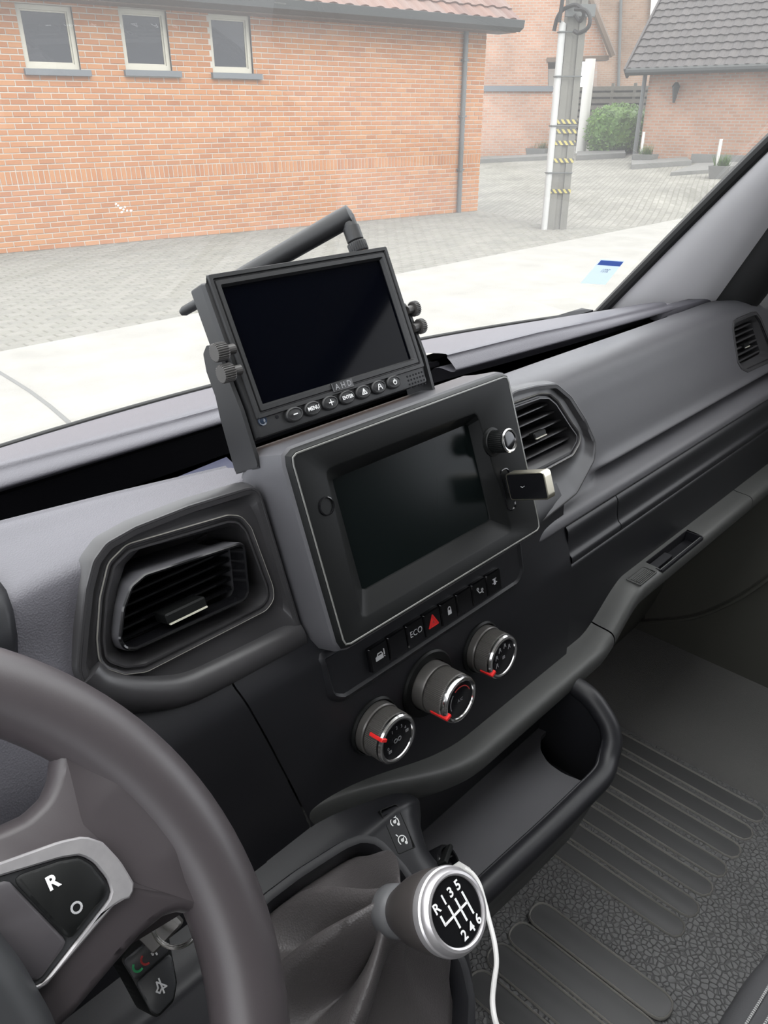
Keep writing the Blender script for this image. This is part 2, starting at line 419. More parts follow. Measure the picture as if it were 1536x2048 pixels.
# floor
single('floor', wbox(XL, XR, -.80, .60, FZ-.03, FZ-.004), M['carpet'], kind='structure', label='dark carpeted cab floor')
single('wall_front', join(wbox(XL, XR, .60, .63, FZ, -.30)), M['carpet'], kind='structure', label='dark firewall ahead of the footwells')
single('trim_3', loft([[V((x, y, z)) for x, z in ((1.06, FZ-.004), (1.075, FZ+.012), (1.10, FZ+.02), (1.20, FZ+.03), (1.30, FZ+.05))] for y in (-.5, -.2, 0, .2, .4, .6)], False), M['sillcarpet'], kind='structure', label='grey sill strip between the mat and the door')

# =================================================================== DASHBOARD
D = Thing('dashboard', 'grey moulded van dashboard running under the windscreen', 'dashboard', (.42, .45, -.62))
def rows(fn, x0, x1, n): return [fn(lerp(x0, x1, i/n)) for i in range(n+1)]
def sheet(profs, sub=4):
    return loft([catmull(p, sub) for p in profs], False)
# far shelf under the glass, two pieces with a front lip over the storage slot
def shelf(yl, zl, yt, zt, drop=.03):
    def f(x):
        yb = ws_y(x)
        return [V((x, yb+.01, -.283)), V((x, lerp(yb, yt(x), .45), lerp(-.283, zt(x), .5)+.004)), V((x, yt(x)+.012, zt(x)+.001)), V((x, yt(x), zt(x)-.002)),
                V((x, yl(x)+.003, zl(x)+.004)), V((x, yl(x), zl(x))), V((x, yl(x)+.006, zl(x)-.003)), V((x, yl(x)+.03, zl(x)-.004)), V((x, yl(x)+.05, zl(x)-drop))]
    return f
ylL = lambda x: .562; zlL = lambda x: -.562*math.tan(R(pl([(-.1, 23.5), (.30, 23.9), (.45, 24.0), (.66, 24.9)], x)))
ytL = lambda x: .575; ztL = lambda x: -.575*math.tan(R(pl([(-.1, 22.0), (.30, 22.7), (.45, 22.9), (.70, 24.3)], x)))
D.part('shelf_pad', sheet(rows(shelf(ylL, zlL, ytL, ztL), -.28, .672, 40)), M['pad'], angle=50)
ylR = lambda x: .50-.02*smooth(.9, 1.1, x); zlR = lambda x: -ylR(x)*math.tan(R(pl([(.6, 25.9), (.80, 26.7), (1.09, 27.8)], x)))
ytR = lambda x: ylR(x)+.012; ztR = lambda x: -ytR(x)*math.tan(R(pl([(.6, 24.2), (.80, 25.0), (1.08, 26.7)], x)))
D.part('shelf_pad', sheet(rows(shelf(ylR, zlR, ytR, ztR), .625, 1.10, 30)), M['pad'], angle=50)
D.part('shelf_end', sheet(rows(lambda x: [V((x, ws_y(min(x, 1.11))+.02, -.287)), V((x, .53, -.268-.02*smooth(1.2, 1.3, x))), V((x, .47, -.260-.03*smooth(1.2, 1.3, x))), V((x, .455, -.285))], 1.075, 1.30, 10)), M['pad'], angle=50)
# raised demister grille at the far right of the shelf
fg = Frame(U(1368, 612, Z=-.256), (1, -.10, 0), (0, 1, .05))
gl_ = rrect(-.075, -.010, .075, .010, .008)
D.part('side_demister', plate(fg, gl_, -.010, .006, .003), M['pad'])
# the slot: a dark well between the far lip and the near pad
D.part('storage_well', join(wbox(-.28, 1.08, .44, .62, -.345, -.335), wbox(-.28, 1.08, .60, .62, -.34, -.27)), M['black'])

BZ = tiltframe(.400, -.238, 70)             # plane of the two middle vents
def pxl(fr, pts, w=0.0): return [fr.px(x, y, w) for x, y in pts]
# ---- outlines of the left vent, traced on its plane
LV_out = pxl(BZ, [(516, 965), (375, 1008), (267, 1050), (208, 1083), (181, 1120), (166, 1178), (157, 1258), (150, 1337), (160, 1372), (195, 1394), (250, 1406), (333, 1416), (417, 1396), (615, 1294)])
LV_out = fillet(LV_out, .012, 4)
RV_out = pxl(BZ, [(1010, 783), (1072, 768), (1112, 764), (1142, 790), (1172, 838), (1192, 885), (1188, 922), (1152, 990), (1085, 1044), (1060, 1052)])
RV_out = fillet(RV_out, .016, 4)
def cutout(S, fr, loops):
    A, F = S; G = []
    for f in F:
        c_ = sum((A[i] for i in f), V((0, 0, 0)))/len(f)
        d = c_-fr.o; u, v = d.dot(fr.x), d.dot(fr.y)
        if not any(inside(l, u, v) for l in loops): G.append(f)
    return A, G
# near pad on the driver side
def padL(x):
    g = pl([(-.1, 26.0), (.135, 26.1), (.218, 26.8), (.319, 27.8)], x); y0 = .47
    zt = -y0*math.tan(R(g))
    b = smooth(.16, .02, x)*.02
    return [V((x, y0+.006, zt-.09)), V((x, y0+.005, zt-.008)), V((x, y0, zt)), V((x, .45, lerp(zt, -.238, .5))), V((x, .425-b, -.2375)), V((x, .408-b, -.241)), V((x, .4005-b, -.251)), V((x, .393-b, -.275)), V((x, .381-b, -.305)), V((x, .368-b, -.34)), V((x, .352, -.385))]
S = cutout(sheet(rows(padL, -.28, .31, 140), 5), BZ, [inset(LV_out, .004)])
D.part('driver_pad', S, M['pad'], angle=60)
# near pad on the passenger side, with the long crease above the glovebox
EV = tiltframe(.3935, -.30, 70)              # end vent plane
EV_out = fillet(pxl(EV, [(1463, 657), (1466, 641), (1474, 635), (1503, 623), (1512, 622), (1521, 634), (1536, 672), (1549, 702), (1552, 716), (1543, 724), (1494, 747), (1481, 740), (1473, 727)]), .004, 4)
def padR(x):
    k = smooth(.70, .76, x); h_ = -.0025-.0035*smooth(.62, 1.1, x); e = smooth(1.17, 1.30, x)+2.2*smooth(1.225, 1.30, x)
    return [V((x, .476, -.34)), V((x, .476, -.264+h_-e*.01)), V((x, .470, -.2495+h_-e*.012)), V((x, .455, -.2450+h_-e*.012)), V((x, .430, -.2445+h_*.5-e*.010)), V((x, .413, -.254-e*.006)), V((x, .4035, -.272)), V((x, .396, -.292)), V((x, .386, -.318)), V((x, .3775, -.340)),
            V((x, .3735-.003*k, -.350)), V((x, .371+.012*k, -.3550)), V((x, .368+.022*k, -.3600)), V((x, .364+.005*k, -.3638)), V((x, .3545, -.3685)), V((x, .3505, -.376)), V((x, .351, -.379))]
S = cutout(sheet(rows(padR, .53, 1.30, 200), 5), BZ, [inset(RV_out, .004)])
S = cutout(S, EV, [inset(EV_out, .003)])
D.part('passenger_pad', S, M['padsmooth'], angle=60)

# ---- centre lower panel behind the climate knobs
def cpanel(x):
    q = smooth(.52, .632, x)
    return [V((x, .372, -.33)), V((x, .352+.006*q, -.352)), V((x, .346+.0095*q, -.37)), V((x, .341+.0055*q, -.40)), V((x, .339+.0008*q, -.42)), V((x, .337+.0012*q, -.44)), V((x, .334, -.49)), V((x, .332, -.56)), V((x, .345, -.66)), V((x, .37, -.80))]
def grid_strip(fn, x0, x1, n, sub=4): return sheet(rows(fn, x0, x1, n), sub)
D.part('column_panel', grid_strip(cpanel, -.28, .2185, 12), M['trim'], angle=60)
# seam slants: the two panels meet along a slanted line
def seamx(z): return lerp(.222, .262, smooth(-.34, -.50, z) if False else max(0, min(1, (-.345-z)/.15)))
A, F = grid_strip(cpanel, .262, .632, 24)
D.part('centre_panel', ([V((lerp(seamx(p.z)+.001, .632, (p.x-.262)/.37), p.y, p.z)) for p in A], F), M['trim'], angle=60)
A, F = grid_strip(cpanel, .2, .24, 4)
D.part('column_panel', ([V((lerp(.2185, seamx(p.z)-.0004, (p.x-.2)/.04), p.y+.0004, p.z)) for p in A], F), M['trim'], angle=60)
# ---- glovebox face: a ribbed upper strip in two lengths, then the plain lid
def lidstrip(x): return [V((x, .3545, -.379)), V((x, .3515, -.3805)), V((x, .3480, -.386)), V((x, .3465, -.40)), V((x, .3440, -.409)), V((x, .3400, -.413)), V((x, .3395, -.420)), V((x, .343, -.4225))]
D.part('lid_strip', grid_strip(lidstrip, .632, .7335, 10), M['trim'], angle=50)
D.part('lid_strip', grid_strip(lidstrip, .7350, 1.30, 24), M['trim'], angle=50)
zled = lambda x: lerp(-.533, -.488, smooth(.665, .755, x))+.055*smooth(.46, .26, x)
def lid(x):
    z = zled(x)
    return [V((x, .352, -.375)), V((x, .3465, -.42)), V((x, .3400, -.4225)), V((x, .3385, -.44)), V((x, .3370, lerp(-.44, z, .6))), V((x, .3365, z-.002)), V((x, .338, z-.03))]
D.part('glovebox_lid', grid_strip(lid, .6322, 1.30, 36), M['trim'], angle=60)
# ---- rounded ledge along the bottom of the dash, three lengths
def ledge(x):
    z = zled(x); f = .305+.002*smooth(.66, .75, x); d = smooth(.20, .46, x)
    P = [V((x, .340, z+.002)), V((x, .332, z+.0005)), V((x, f+.010, z-.0005)), V((x, f+.003, z-.003)), V((x, f, z-.010)), V((x, f+.002, z-.022)), V((x, f+.012, z-.034)), V((x, .345, z-.045)), V((x, .40, z-.06))]
    for p in P: p.y = lerp(max(p.y, .339), p.y, d)
    return P
D.part('dash_ledge', grid_strip(ledge, .24, .6905, 40), M['ledge'], angle=60)
slotA = (.775, .893, .314, .331)
A, F = grid_strip(ledge, .692, 1.075, 60, 6)
s0 = U(1395, 1072, Z=-.488); s1 = U(1312, 1135, Z=-.488)
F2 = [f for f in F if not (min(s0.x, s1.x)-.001 < sum(A[i].x for i in f)/4 < max(s0.x, s1.x)+.004 and .311 < sum(A[i].y for i in f)/4 < .3315 and sum(A[i].z for i in f)/4 > -.4895)]
D.part('dash_ledge', (A, F2), M['ledge'], angle=60)
D.part('dash_ledge', grid_strip(ledge, 1.0765, 1.30, 10), M['ledge'], angle=60)
sx0, sx1 = min(s0.x, s1.x), max(s0.x, s1.x)+.003
D.part('ledge_slot', join(wbox(sx0-.002, sx1+.002, .3105, .3325, -.503, -.501), wbox(sx0-.002, sx0, .3105, .3325, -.502, -.4885), wbox(sx1, sx1+.002, .3105, .3325, -.502, -.4885), wbox(sx0, sx1, .3315, .3335, -.502, -.4885), wbox(sx0, sx1, .3085, .3110, -.502, -.4885)), M['black'])
D.part('slot_bar', wbox(sx0+.004, sx0+.05, .319, .330, -.500, -.4925, .001), M['trim'])
bq = U(1302, 1152, Z=-.487)
fb = Frame((bq.x-.006, .3205, -.4885), (1, 0, 0), (0, 1, 0))
D.part('ledge_socket_cover', join(ringplate(fb, rrect(-.021, -.0095, .021, .0095, .002), rrect(-.0195, -.008, .0195, .008, .001), 0, .0015), *[box(fb, -.0165, .0165, -.007+i*.0022, -.0058+i*.0022, 0, .0012) for i in range(6)]), M['ledge'])
# under the dash: dark heater box and knee panel
def knee(x): return [V((x, .40, -.54)), V((x, .43, -.60)), V((x, .47, -.72)), V((x, .50, -.86)), V((x, .56, FZ))]
D.part('knee_panel', grid_strip(knee, .60, 1.30, 10), M['door'], angle=60)
# instrument hood at the driver's end
hood = []
for (x, y, Y_) in ((-60, 1120, .43), (-20, 1140, .42), (4, 1172, .41), (18, 1212, .40), (26, 1262, .395), (28, 1320, .39)):
    p = U(x, y, Y=Y_); hood.append([p+V((-.05, -.01, 0)), p+V((-.006, -.012, 0)), p+V((0, -.006, 0)), p+V((.002, .03, 0))])
D.part('instrument_hood', loft(hood, False), M['trim'], angle=60)
ck = U(2, 1545, Y=.375)
D.part('instrument_ring', lathe(ck+V((-.025, .0, .0)), (0, -1, .3), [(.042, -.03), (.042, .0), (.038, .006), (.030, .006), (.028, -.004), (.028, -.03)], 40), M['rubber'])
D.part('instrument_dial', lathe(ck+V((-.025, .0, .0)), (0, -1, .3), [(.0275, -.02), (.0275, -.004), (.02, -.001)], 40), M['padsmooth'])
# =================================================================== AIR VENTS
def vent(name, label, fr, outer, line, opening, barrel, depth, slats, tab, base, tilt_top=True):
    t = Thing(name, label, 'air vent', base, group='dashboard air vents')
    N = 180
    o = resample(outer, N); ln = resample(line, N); op = resample(opening, N)
    def al(ref, l):
        k = min(range(N), key=lambda q: (V(l[q])-V(ref[0])).length); return l[k:]+l[:k]
    if area2(o)*area2(ln) < 0: ln = ln[::-1]
    if area2(o)*area2(op) < 0: op = op[::-1]
    ln = al(o, ln); op = al(ln, op)
    mid = [tuple(V(a).lerp(V(b), .5)) for a, b in zip(o, ln)]
    t.part('surround', stack(fr, [(inset(o, -.003), -.010), (o, -.001), (inset(o, .003), .0015), (inset(o, .006), .001), (mid, -.0035), (inset(ln, -.003), -.004), (ln, -.003)]), M['bezel'], angle=40)
    t.part('outer_line', stack(fr, [(inset(o, .0006), .0006), (inset(o, .0012), .0016), (inset(o, .0026), .0017), (inset(o, .0032), .0008)]), M['bezel'])
    t.part('inner_ring', stack(fr, [(ln, -.004), (ln, -.0018), (inset(ln, .001), -.0012), (inset(ln, .0022), -.0016), (inset(ln, .0028), -.004), (inset(ln, .004), -.004), (inset(ln, .0045), -.0022), (inset(ln, .0058), -.0022)]), M['edge'] if False else M['bezel'], angle=30)
    t.part('ring_highlight', stack(fr, [(inset(ln, .0002), -.0016), (inset(ln, .0007), -.0009), (inset(ln, .0010), -.0014)]), mat('vent_highlight', (.22, .212, .192), .4))  # the ring's highlight, put into a paler colour
    t.part('throat', stack(fr, [(inset(ln, .0055), -.0022), (tuple(tuple(V(a).lerp(V(b), .6)) for a, b in zip(inset(ln, .0055), op)), -.006), (op, -.010), (op, -depth), (inset(op, .02), -depth)], False, True), M['bezel'], angle=40)
    if barrel:
        br = resample(barrel, N)
        t.part('barrel', stack(fr, [(br, -depth), (br, .001), (inset(br, .0006), .0025)]), M['padsmooth'], angle=40)
        t.part('barrel_front', stack(fr, [(inset(br, .0004), .0022), (inset(br, .0014), .0034), (inset(br, .0026), .0028), (inset(br, .003), -.014)]), M['gloss'], angle=40)
        t.part('barrel_back', stack(fr, [(inset(br, .002), -depth+.002), (inset(br, .002), -depth+.004)], True, True), M['black'])
    for (a, b, w, th, dp) in slats:
        A_, B_ = V(a), V(b); d = (B_-A_).normalized(); q = V((-d.y, d.x))
        lp = [tuple(A_-q*th/2), tuple(B_-q*th/2), tuple(B_+q*th/2), tuple(A_+q*th/2)]
        t.part('slat', stack(fr, [(lp, w-dp), (lp, w-.001), (inset(lp, th*.3), w)], True, True), M['gloss'] if barrel else M['bezel'], flat=True)
    if tab:
        (tu, tv, tw, th, ang) = tab
        f2 = fr.moved(tu, tv, -.012 if not barrel else -.006).turned(ang)
        tb = t.part('thumb_tab', box(f2, -tw/2, tw/2, -th/2, th/2, -.01, .008, .0015), M['satin'])
        t.part('tab_edge', box(f2, -tw/2+.001, tw/2-.001, -th/2-.0004, -th/2+.0006, .0065, .0088), M['edge'], parent=tb)
    return t
def zl5(pts): return [(x/2.4, 800+y/2.4) for x, y in pts]
lineL = fillet(pxl(BZ, zl5([(476, 1252), (466, 1150), (480, 950), (520, 780), (610, 690), (1100, 548), (1165, 552), (1215, 610), (1318, 890), (1326, 960), (1285, 1015), (710, 1312), (600, 1326), (510, 1296)])), .012, 8)
openL = fillet(pxl(BZ, zl5([(548, 1180), (540, 1080), (565, 900), (600, 790), (670, 715), (1125, 600), (1165, 640), (1240, 890), (1240, 945), (1200, 975), (660, 1220), (585, 1222)]), -.010), .005, 4)
barL = fillet(pxl(BZ, zl5([(562, 1150), (580, 1000), (620, 890), (690, 830), (1150, 680), (1178, 695), (1200, 920), (1180, 965), (650, 1205), (590, 1205)]), .002), .007, 6)
u0, v0 = min(p[0] for p in barL), min(p[1] for p in barL); u1, v1 = max(p[0] for p in barL), max(p[1] for p in barL)
sl = []
def clipseg(loop, v, pad=.002):
    xsn = []
    for i in range(len(loop)):
        a, b = loop[i-1], loop[i]
        if (a[1] > v) != (b[1] > v): xsn.append(a[0]+(v-a[1])*(b[0]-a[0])/(b[1]-a[1]))
    return (min(xsn)+pad, max(xsn)-pad) if len(xsn) >= 2 else None
for i in range(1, 7):
    v = lerp(v0, v1, i/7); s = clipseg(barL, v)
    if s: sl.append(((s[0], v), (s[1], v), -.018, .003, .022))
for i in range(1, 5):
    u = lerp(u0+.05, u1-.01, i/5) if i < 4 else u1-.022
    sl.append(((u, v0+.016), (u, v1-.008), -.036, .0015, .015))
tabL = BZ.px(360, 1218, -.008)
vent('air_vent', 'deep square-cornered air vent to the left of the built-in display', BZ, LV_out, lineL, openL, barL, .06, sl, (tabL[0], tabL[1], .030, .007, 0), BZ.pt(.2, -.06))
# lower roll under the left vent: a rounded rail
rail = [BZ.ppx(x, y, .001) for x, y in ((178, 1352), (205, 1374), (245, 1386), (292, 1391), (345, 1389), (385, 1380), (430, 1360), (500, 1325), (606, 1270))]
D.part('vent_rail', tube(catmull([p-BZ.n*.0085 for p in rail], 6), .0125, 20), M['bezel'], angle=60)

def z6(pts): return [(900+x/2.415, 560+y/2.415) for x, y in pts]
lineR = fillet(pxl(BZ, z6([(270, 610), (310, 590), (440, 545), (490, 545), (530, 580), (600, 690), (636, 740), (634, 790), (600, 850), (480, 915), (370, 970), (330, 975)])), .012, 8)
openR = fillet(pxl(BZ, z6([(290, 650), (420, 590), (470, 590), (560, 690), (592, 740), (575, 790), (480, 840), (370, 890), (340, 900)]), -.010), .006, 4)
sr = []
u0, v0 = min(p[0] for p in openR), min(p[1] for p in openR); u1, v1 = max(p[0] for p in openR), max(p[1] for p in openR)
for k in (.10, .30, .50, .70, .88):
    v = lerp(v0, v1, k); s = clipseg(openR, v, .0005)
    if s: sr.append(((s[0], v), (s[1], v), -.011, .0024, .02))
for k in (.35, .6, .8):
    u = lerp(u0, u1, k); sr.append(((u, v0+.012), (u, v1-.014), -.033, .0012, .012))
tabR = BZ.px(1078, 868, -.006)
vent('air_vent', 'air vent to the right of the built-in display, behind the metal dongle', BZ, RV_out, lineR, openR, None, .055, sr, (tabR[0], tabR[1], .020, .006, 0), BZ.pt(.62, -.06))
lineE = inset(resample(EV_out, 180), .0012); openE = fillet(pxl(EV, [(1466.5, 658), (1505, 641), (1510, 644), (1528, 702), (1525, 708), (1481, 731), (1474, 726)], -.004), .003, 5)
u0, v0 = min(p[0] for p in openE), min(p[1] for p in openE); u1, v1 = max(p[0] for p in openE), max(p[1] for p in openE)
se = []
for k in (.08, .25, .42, .59, .76, .92):
    v = lerp(v0, v1, k); s = clipseg(openE, v, .0005)
    if s: se.append(((s[0], v), (s[1], v), -.009, .0028, .018))
tabE = EV.px(1492, 690, -.006)
vent('air_vent', 'small slatted air vent at the far passenger end of the dashboard', EV, EV_out, lineE, openE, None, .05, se, (tabE[0], tabE[1], .016, .006, 0), EV.pt(1.2, -.03))
# =================================================================== BUILT-IN DISPLAY
FA = tiltframe(.377, -.202, 70)
I = Thing('infotainment_display', 'wide black built-in display with a knob at its upper corner', 'display', FA.pt(.42, -.147))
ul, ur, vb, vt = .2950, .5455, -.1475, .0005
fo = resample(rrect(ul, vb, ur, vt, .008), 120)
dsp = pxl(FA, [(665, 957), (940, 850), (976, 1043), (723, 1178)], -.010)
du0, du1 = (dsp[0][0]+dsp[3][0])/2, (dsp[1][0]+dsp[2][0])/2; dv1, dv0 = (dsp[0][1]+dsp[1][1])/2, (dsp[2][1]+dsp[3][1])/2
opn = [(du0-.016, dv0-.0165), (du1+.016, dv0-.0165), (du1+.0045, dv1+.010), (du0-.012, dv1+.012)]
# front plate with a sloping recess round the glass
def al4(l, n=120): return resample(l, n)
inn = resample(fillet(opn, .006), 120); dl = resample(fillet([(du0, dv0), (du1, dv0), (du1, dv1), (du0, dv1)], .0015, 3), 120)
def start_at(l, ref):
    k = min(range(len(l)), key=lambda q: (V(l[q])-V(ref)).length); return l[k:]+l[:k]
fo = start_at(fo, (ul, vb)); inn = start_at(inn, opn[0]); dl = start_at(dl, (du0, dv0))
I.part('front_plate', stack(FA, [(inset(fo, -.0005), -.004), (inset(fo, .001), -.0008), (inset(fo, .0018), 0), (inn, 0), (inset(inn, .0015), -.0006), (inset(dl, -.0008), -.0092), (dl, -.0115)]), M['satin'], angle=25)
I.part('edge_line', stack(FA, [(inset(fo, .0022), -.0001), (inset(fo, .0026), .0005), (inset(fo, .0034), .0005), (inset(fo, .0038), -.0001)]), mat('edge_highlight', (.16, .16, .15), .25))  # silver edge line with the chamfer highlight put into its colour
I.part('screen', stack(FA, [(inset(dl, -.001), -.013), (inset(dl, -.001), -.0105)], True, True), M['screen2'])
# housing behind the plate, flaring back to the dash
hs = [(inset(fo, .0003), -.004), (inset(fo, -.0022), -.006), (inset(fo, -.0030), -.010), (inset(fo, -.0030), -.03), (inset(fo, -.0042), -.045), (inset(fo, -.0055), -.07)]
def lowside(l, w):                                    # let the base run down behind the switches
    return [(p[0], min(p[1], vt+.004-max(0, -w-.046)*1.6)) for p in l]
I.part('housing', stack(FA, [(lowside(l, w), w) for l, w in hs]), M['padsmooth'], angle=40)
fe = Frame((0, 0, -.232), (1, 0, 0), (0, 1, 0))
ear = resample(fillet([fe.px(x, y) for x, y in ((478, 941), (500, 917), (540, 893), (575, 900), (575, 960), (530, 968), (510, 957))], .004, 5), 60)
I.part('corner_ear', stack(fe, [(inset(ear, .002), -.016), (ear, -.009), (inset(ear, .0015), -.003), (inset(ear, .004), -.0005), (inset(ear, .007), 0)], True, True), M['padsmooth'], angle=60)
# left power button
pb = FA.px(653, 1012, 0)
b_ = I.part('power_button', stack(FA, [(circ(pb[0], pb[1], .0068, 28), -.001), (circ(pb[0], pb[1], .0068, 28), .0006), (circ(pb[0], pb[1], .0060, 28), .001), (circ(pb[0], pb[1], .0055, 28), -.0008), (circ(pb[0], pb[1], .0030, 28), -.0012)], False, True), M['gloss'])
I.part('power_symbol', strokes(FA.moved(pb[0], pb[1], -.0008), [arcpts(0, 0, .0026, 120, 420), [(0, .001), (0, .0034)]], .0006), M['dim'], parent=b_)
# rotary volume knob
kb = FA.px(984, 884, 0)
kc = FA.pt(*kb, 0)
kn = I.part('volume_knob', join(lathe(kc, FA.n, [(.0125, 0), (.0125, .0015), (.0105, .002), (.0100, .003)], 40), ribs(kc, FA.n, .0098, .003, .0185, 34, .0005)), M['satin'])
I.part('knob_ring', lathe(kc, FA.n, [(.0095, .0165), (.0102, .0178), (.0102, .0190), (.0092, .0200), (.0080, .0196), (.0078, .0180)], 40, False, False), M['chrome'], parent=kn)
I.part('knob_cap', lathe(kc, FA.n, [(.0079, .0175), (.0079, .0188), (.006, .0192)], 40), M['gloss'], parent=kn)
# slot for the dongle
sl_ = FA.px(1016, 980, 0)
lo_ = resample(rrect(sl_[0]-.0065, sl_[1]-.0185, sl_[0]+.0065, sl_[1]+.0195, .006), 60)
I.part('usb_slot', stack(FA, [(lo_, -.0005), (lo_, .0008), (inset(lo_, .0008), .001), (inset(lo_, .0014), .0002), (inset(lo_, .0022), -.001), (inset(lo_, .003), -.006)], False, True), M['gloss'])

# dongle sticking out of the slot
fdg = Frame(FA.pt(sl_[0]+.001, sl_[1]+.0035, .001), FA.n, FA.y)     # u along the plug axis, v up the face, normal towards -X
DG = Thing('usb_dongle', 'small metal-edged black dongle plugged in beside the built-in display', 'usb dongle', FA.pt(sl_[0], sl_[1], .016))
bl = resample(rrect(0.002, -.0122, .0425, .0122, .003), 60)
sg = 1 if fdg.n.x < 0 else -1
DG.part('shell', stack(fdg, [(inset(bl, .0006), -.0060*sg), (bl, -.0052*sg), (bl, .0038*sg), (inset(bl, .0006), .0044*sg), (inset(bl, .0011), .0044*sg), (inset(bl, .0012), .0040*sg)], True, False), M['gold'], angle=30)
DG.part('face_panel', stack(fdg, [(inset(bl, .0012), .0035*sg), (inset(bl, .0013), .00415*sg)], False, True), M['gloss'])
DG.part('plug', box(fdg, -.008, .003, -.006, .006, -.002, .002), M['black'])
DG.part('logo', strokes(fdg.moved(.018, 0, .0042*sg), [[(-.002, .0002), (0, -.0006), (.0022, .0006)]], .0003), M['dim'])

# =================================================================== SWITCH ROW UNDER THE DISPLAY
q0 = U(752, 1312, Y=.344); q1 = U(1000, 1160, Y=.346)
FS = Frame((0, .3455, -.382), (1, 0, 0), (0, .22, .975))
SWB = Thing('switch_panel', 'black row of push switches below the built-in display', 'switch panel', FS.pt(.42, -.02))
cu0, cu1 = FS.px(640, 1370)[0], FS.px(1047, 1140)[0]
lo2 = resample(fillet([(cu0, .030), (cu0+.002, -.012), (cu0+.016, -.021), (cu1-.012, -.021), (cu1, -.010), (cu1, .030)], [.004, .014, .010, .012, .010, .004], 6), 90)
SWB.part('surround', stack(FS, [(inset(lo2, -.001), -.02), (lo2, -.002), (inset(lo2, .002), .002), (inset(lo2, .006), .004), (inset(lo2, .008), .002)], False, True), M['trim'], angle=40)
sw_px = [(757, 1308), (793, 1285), (826, 1263), (861, 1243), (893, 1222), (925, 1203), (956, 1184), (987, 1166)]
cs = [FS.px(x, y, .005) for x, y in sw_px]
vv = sum(c_[1] for c_ in cs)/len(cs); uu0, uu1 = cs[0][0], cs[-1][0]
names = ['car', None, 'ECO', 'hazard', 'lock', None, 'seatbelt', 'light']
for i, nm in enumerate(names):
    uc = lerp(uu0, uu1, i/7); hw = (uu1-uu0)/14-.0006
    s_ = SWB.part('switch', box(FS, uc-hw, uc+hw, vv-.0115, vv+.0095, 0, .0062, .0012), M['gloss'], label={'hazard': 'hazard switch with a red triangle', 'ECO': 'switch marked ECO', 'lock': 'door lock switch with a padlock'}.get(nm))
    f_ = FS.moved(uc, vv, .0064)
    if nm == 'ECO': SWB.part('lettering', letters('ECO', f_, .0075, .0002), M['dim'], parent=s_)
    elif nm == 'hazard':
        SWB.part('triangle', join(strokes(f_, [[(-.0056, -.0042), (.0056, -.0042), (0, .0055), (-.0056, -.0042)]], .0014), strokes(f_, [[(-.0028, -.0026), (.0028, -.0026), (0, .0024), (-.0028, -.0026)]], .0012)), M['red'], parent=s_)
        SWB.part('triangle_field', stack(f_, [([(-.0052, -.0042), (.0052, -.0042), (0, .005)], 0), ([(-.0052, -.0042), (.0052, -.0042), (0, .005)], .0001)], False, True), M['redprint'], parent=s_)
    elif nm == 'lock':
        SWB.part('padlock', join(box(f_, -.0022, .0022, -.0034, .0006, 0, .0003), strokes(f_, [[(-.0015, .0006), (-.0015, .002)] + arcpts(0, .002, .0015, 180, 0, 6) + [(.0015, .0006)]], .0008)), M['dim'], parent=s_)
    elif nm == 'car':
        SWB.part('car_symbol', join(strokes(f_, [[(-.0045, -.003), (-.0045, -.0005), (-.003, .0002), (-.002, .0022), (.0018, .0022), (.003, .0002), (.003, -.003)], [(-.0045, -.003), (.003, -.003)], [(-.003, 0), (.003, 0)]], .0008), strokes(f_, [[(.0048, .0035), (.0048, -.001)], [(.0048, -.0026), (.0048, -.0028)]], .0009), box(f_, -.0042, .0028, -.0028, -.0002, 0, .0002)), M['dim'], parent=s_)
    elif nm == 'seatbelt':
        SWB.part('belt_symbol', strokes(f_, [arcpts(-.003, .0028, .001, 0, 360, 8), [(-.003, .001), (-.001, -.0015), (.002, -.0015), (.004, -.003)], arcpts(.003, .0002, .001, 0, 360, 8)], .0008), M['dim'], parent=s_)
    elif nm == 'light':
        SWB.part('lamp_symbol', join(box(f_, -.0012, .0012, -.0028, .002, 0, .0003), strokes(f_, [[(-.0024, .0028), (.0024, .0028)], [(-.003, -.001), (-.002, -.001)], [(.003, -.001), (.002, -.001)]], .0007)), M['dim'], parent=s_)

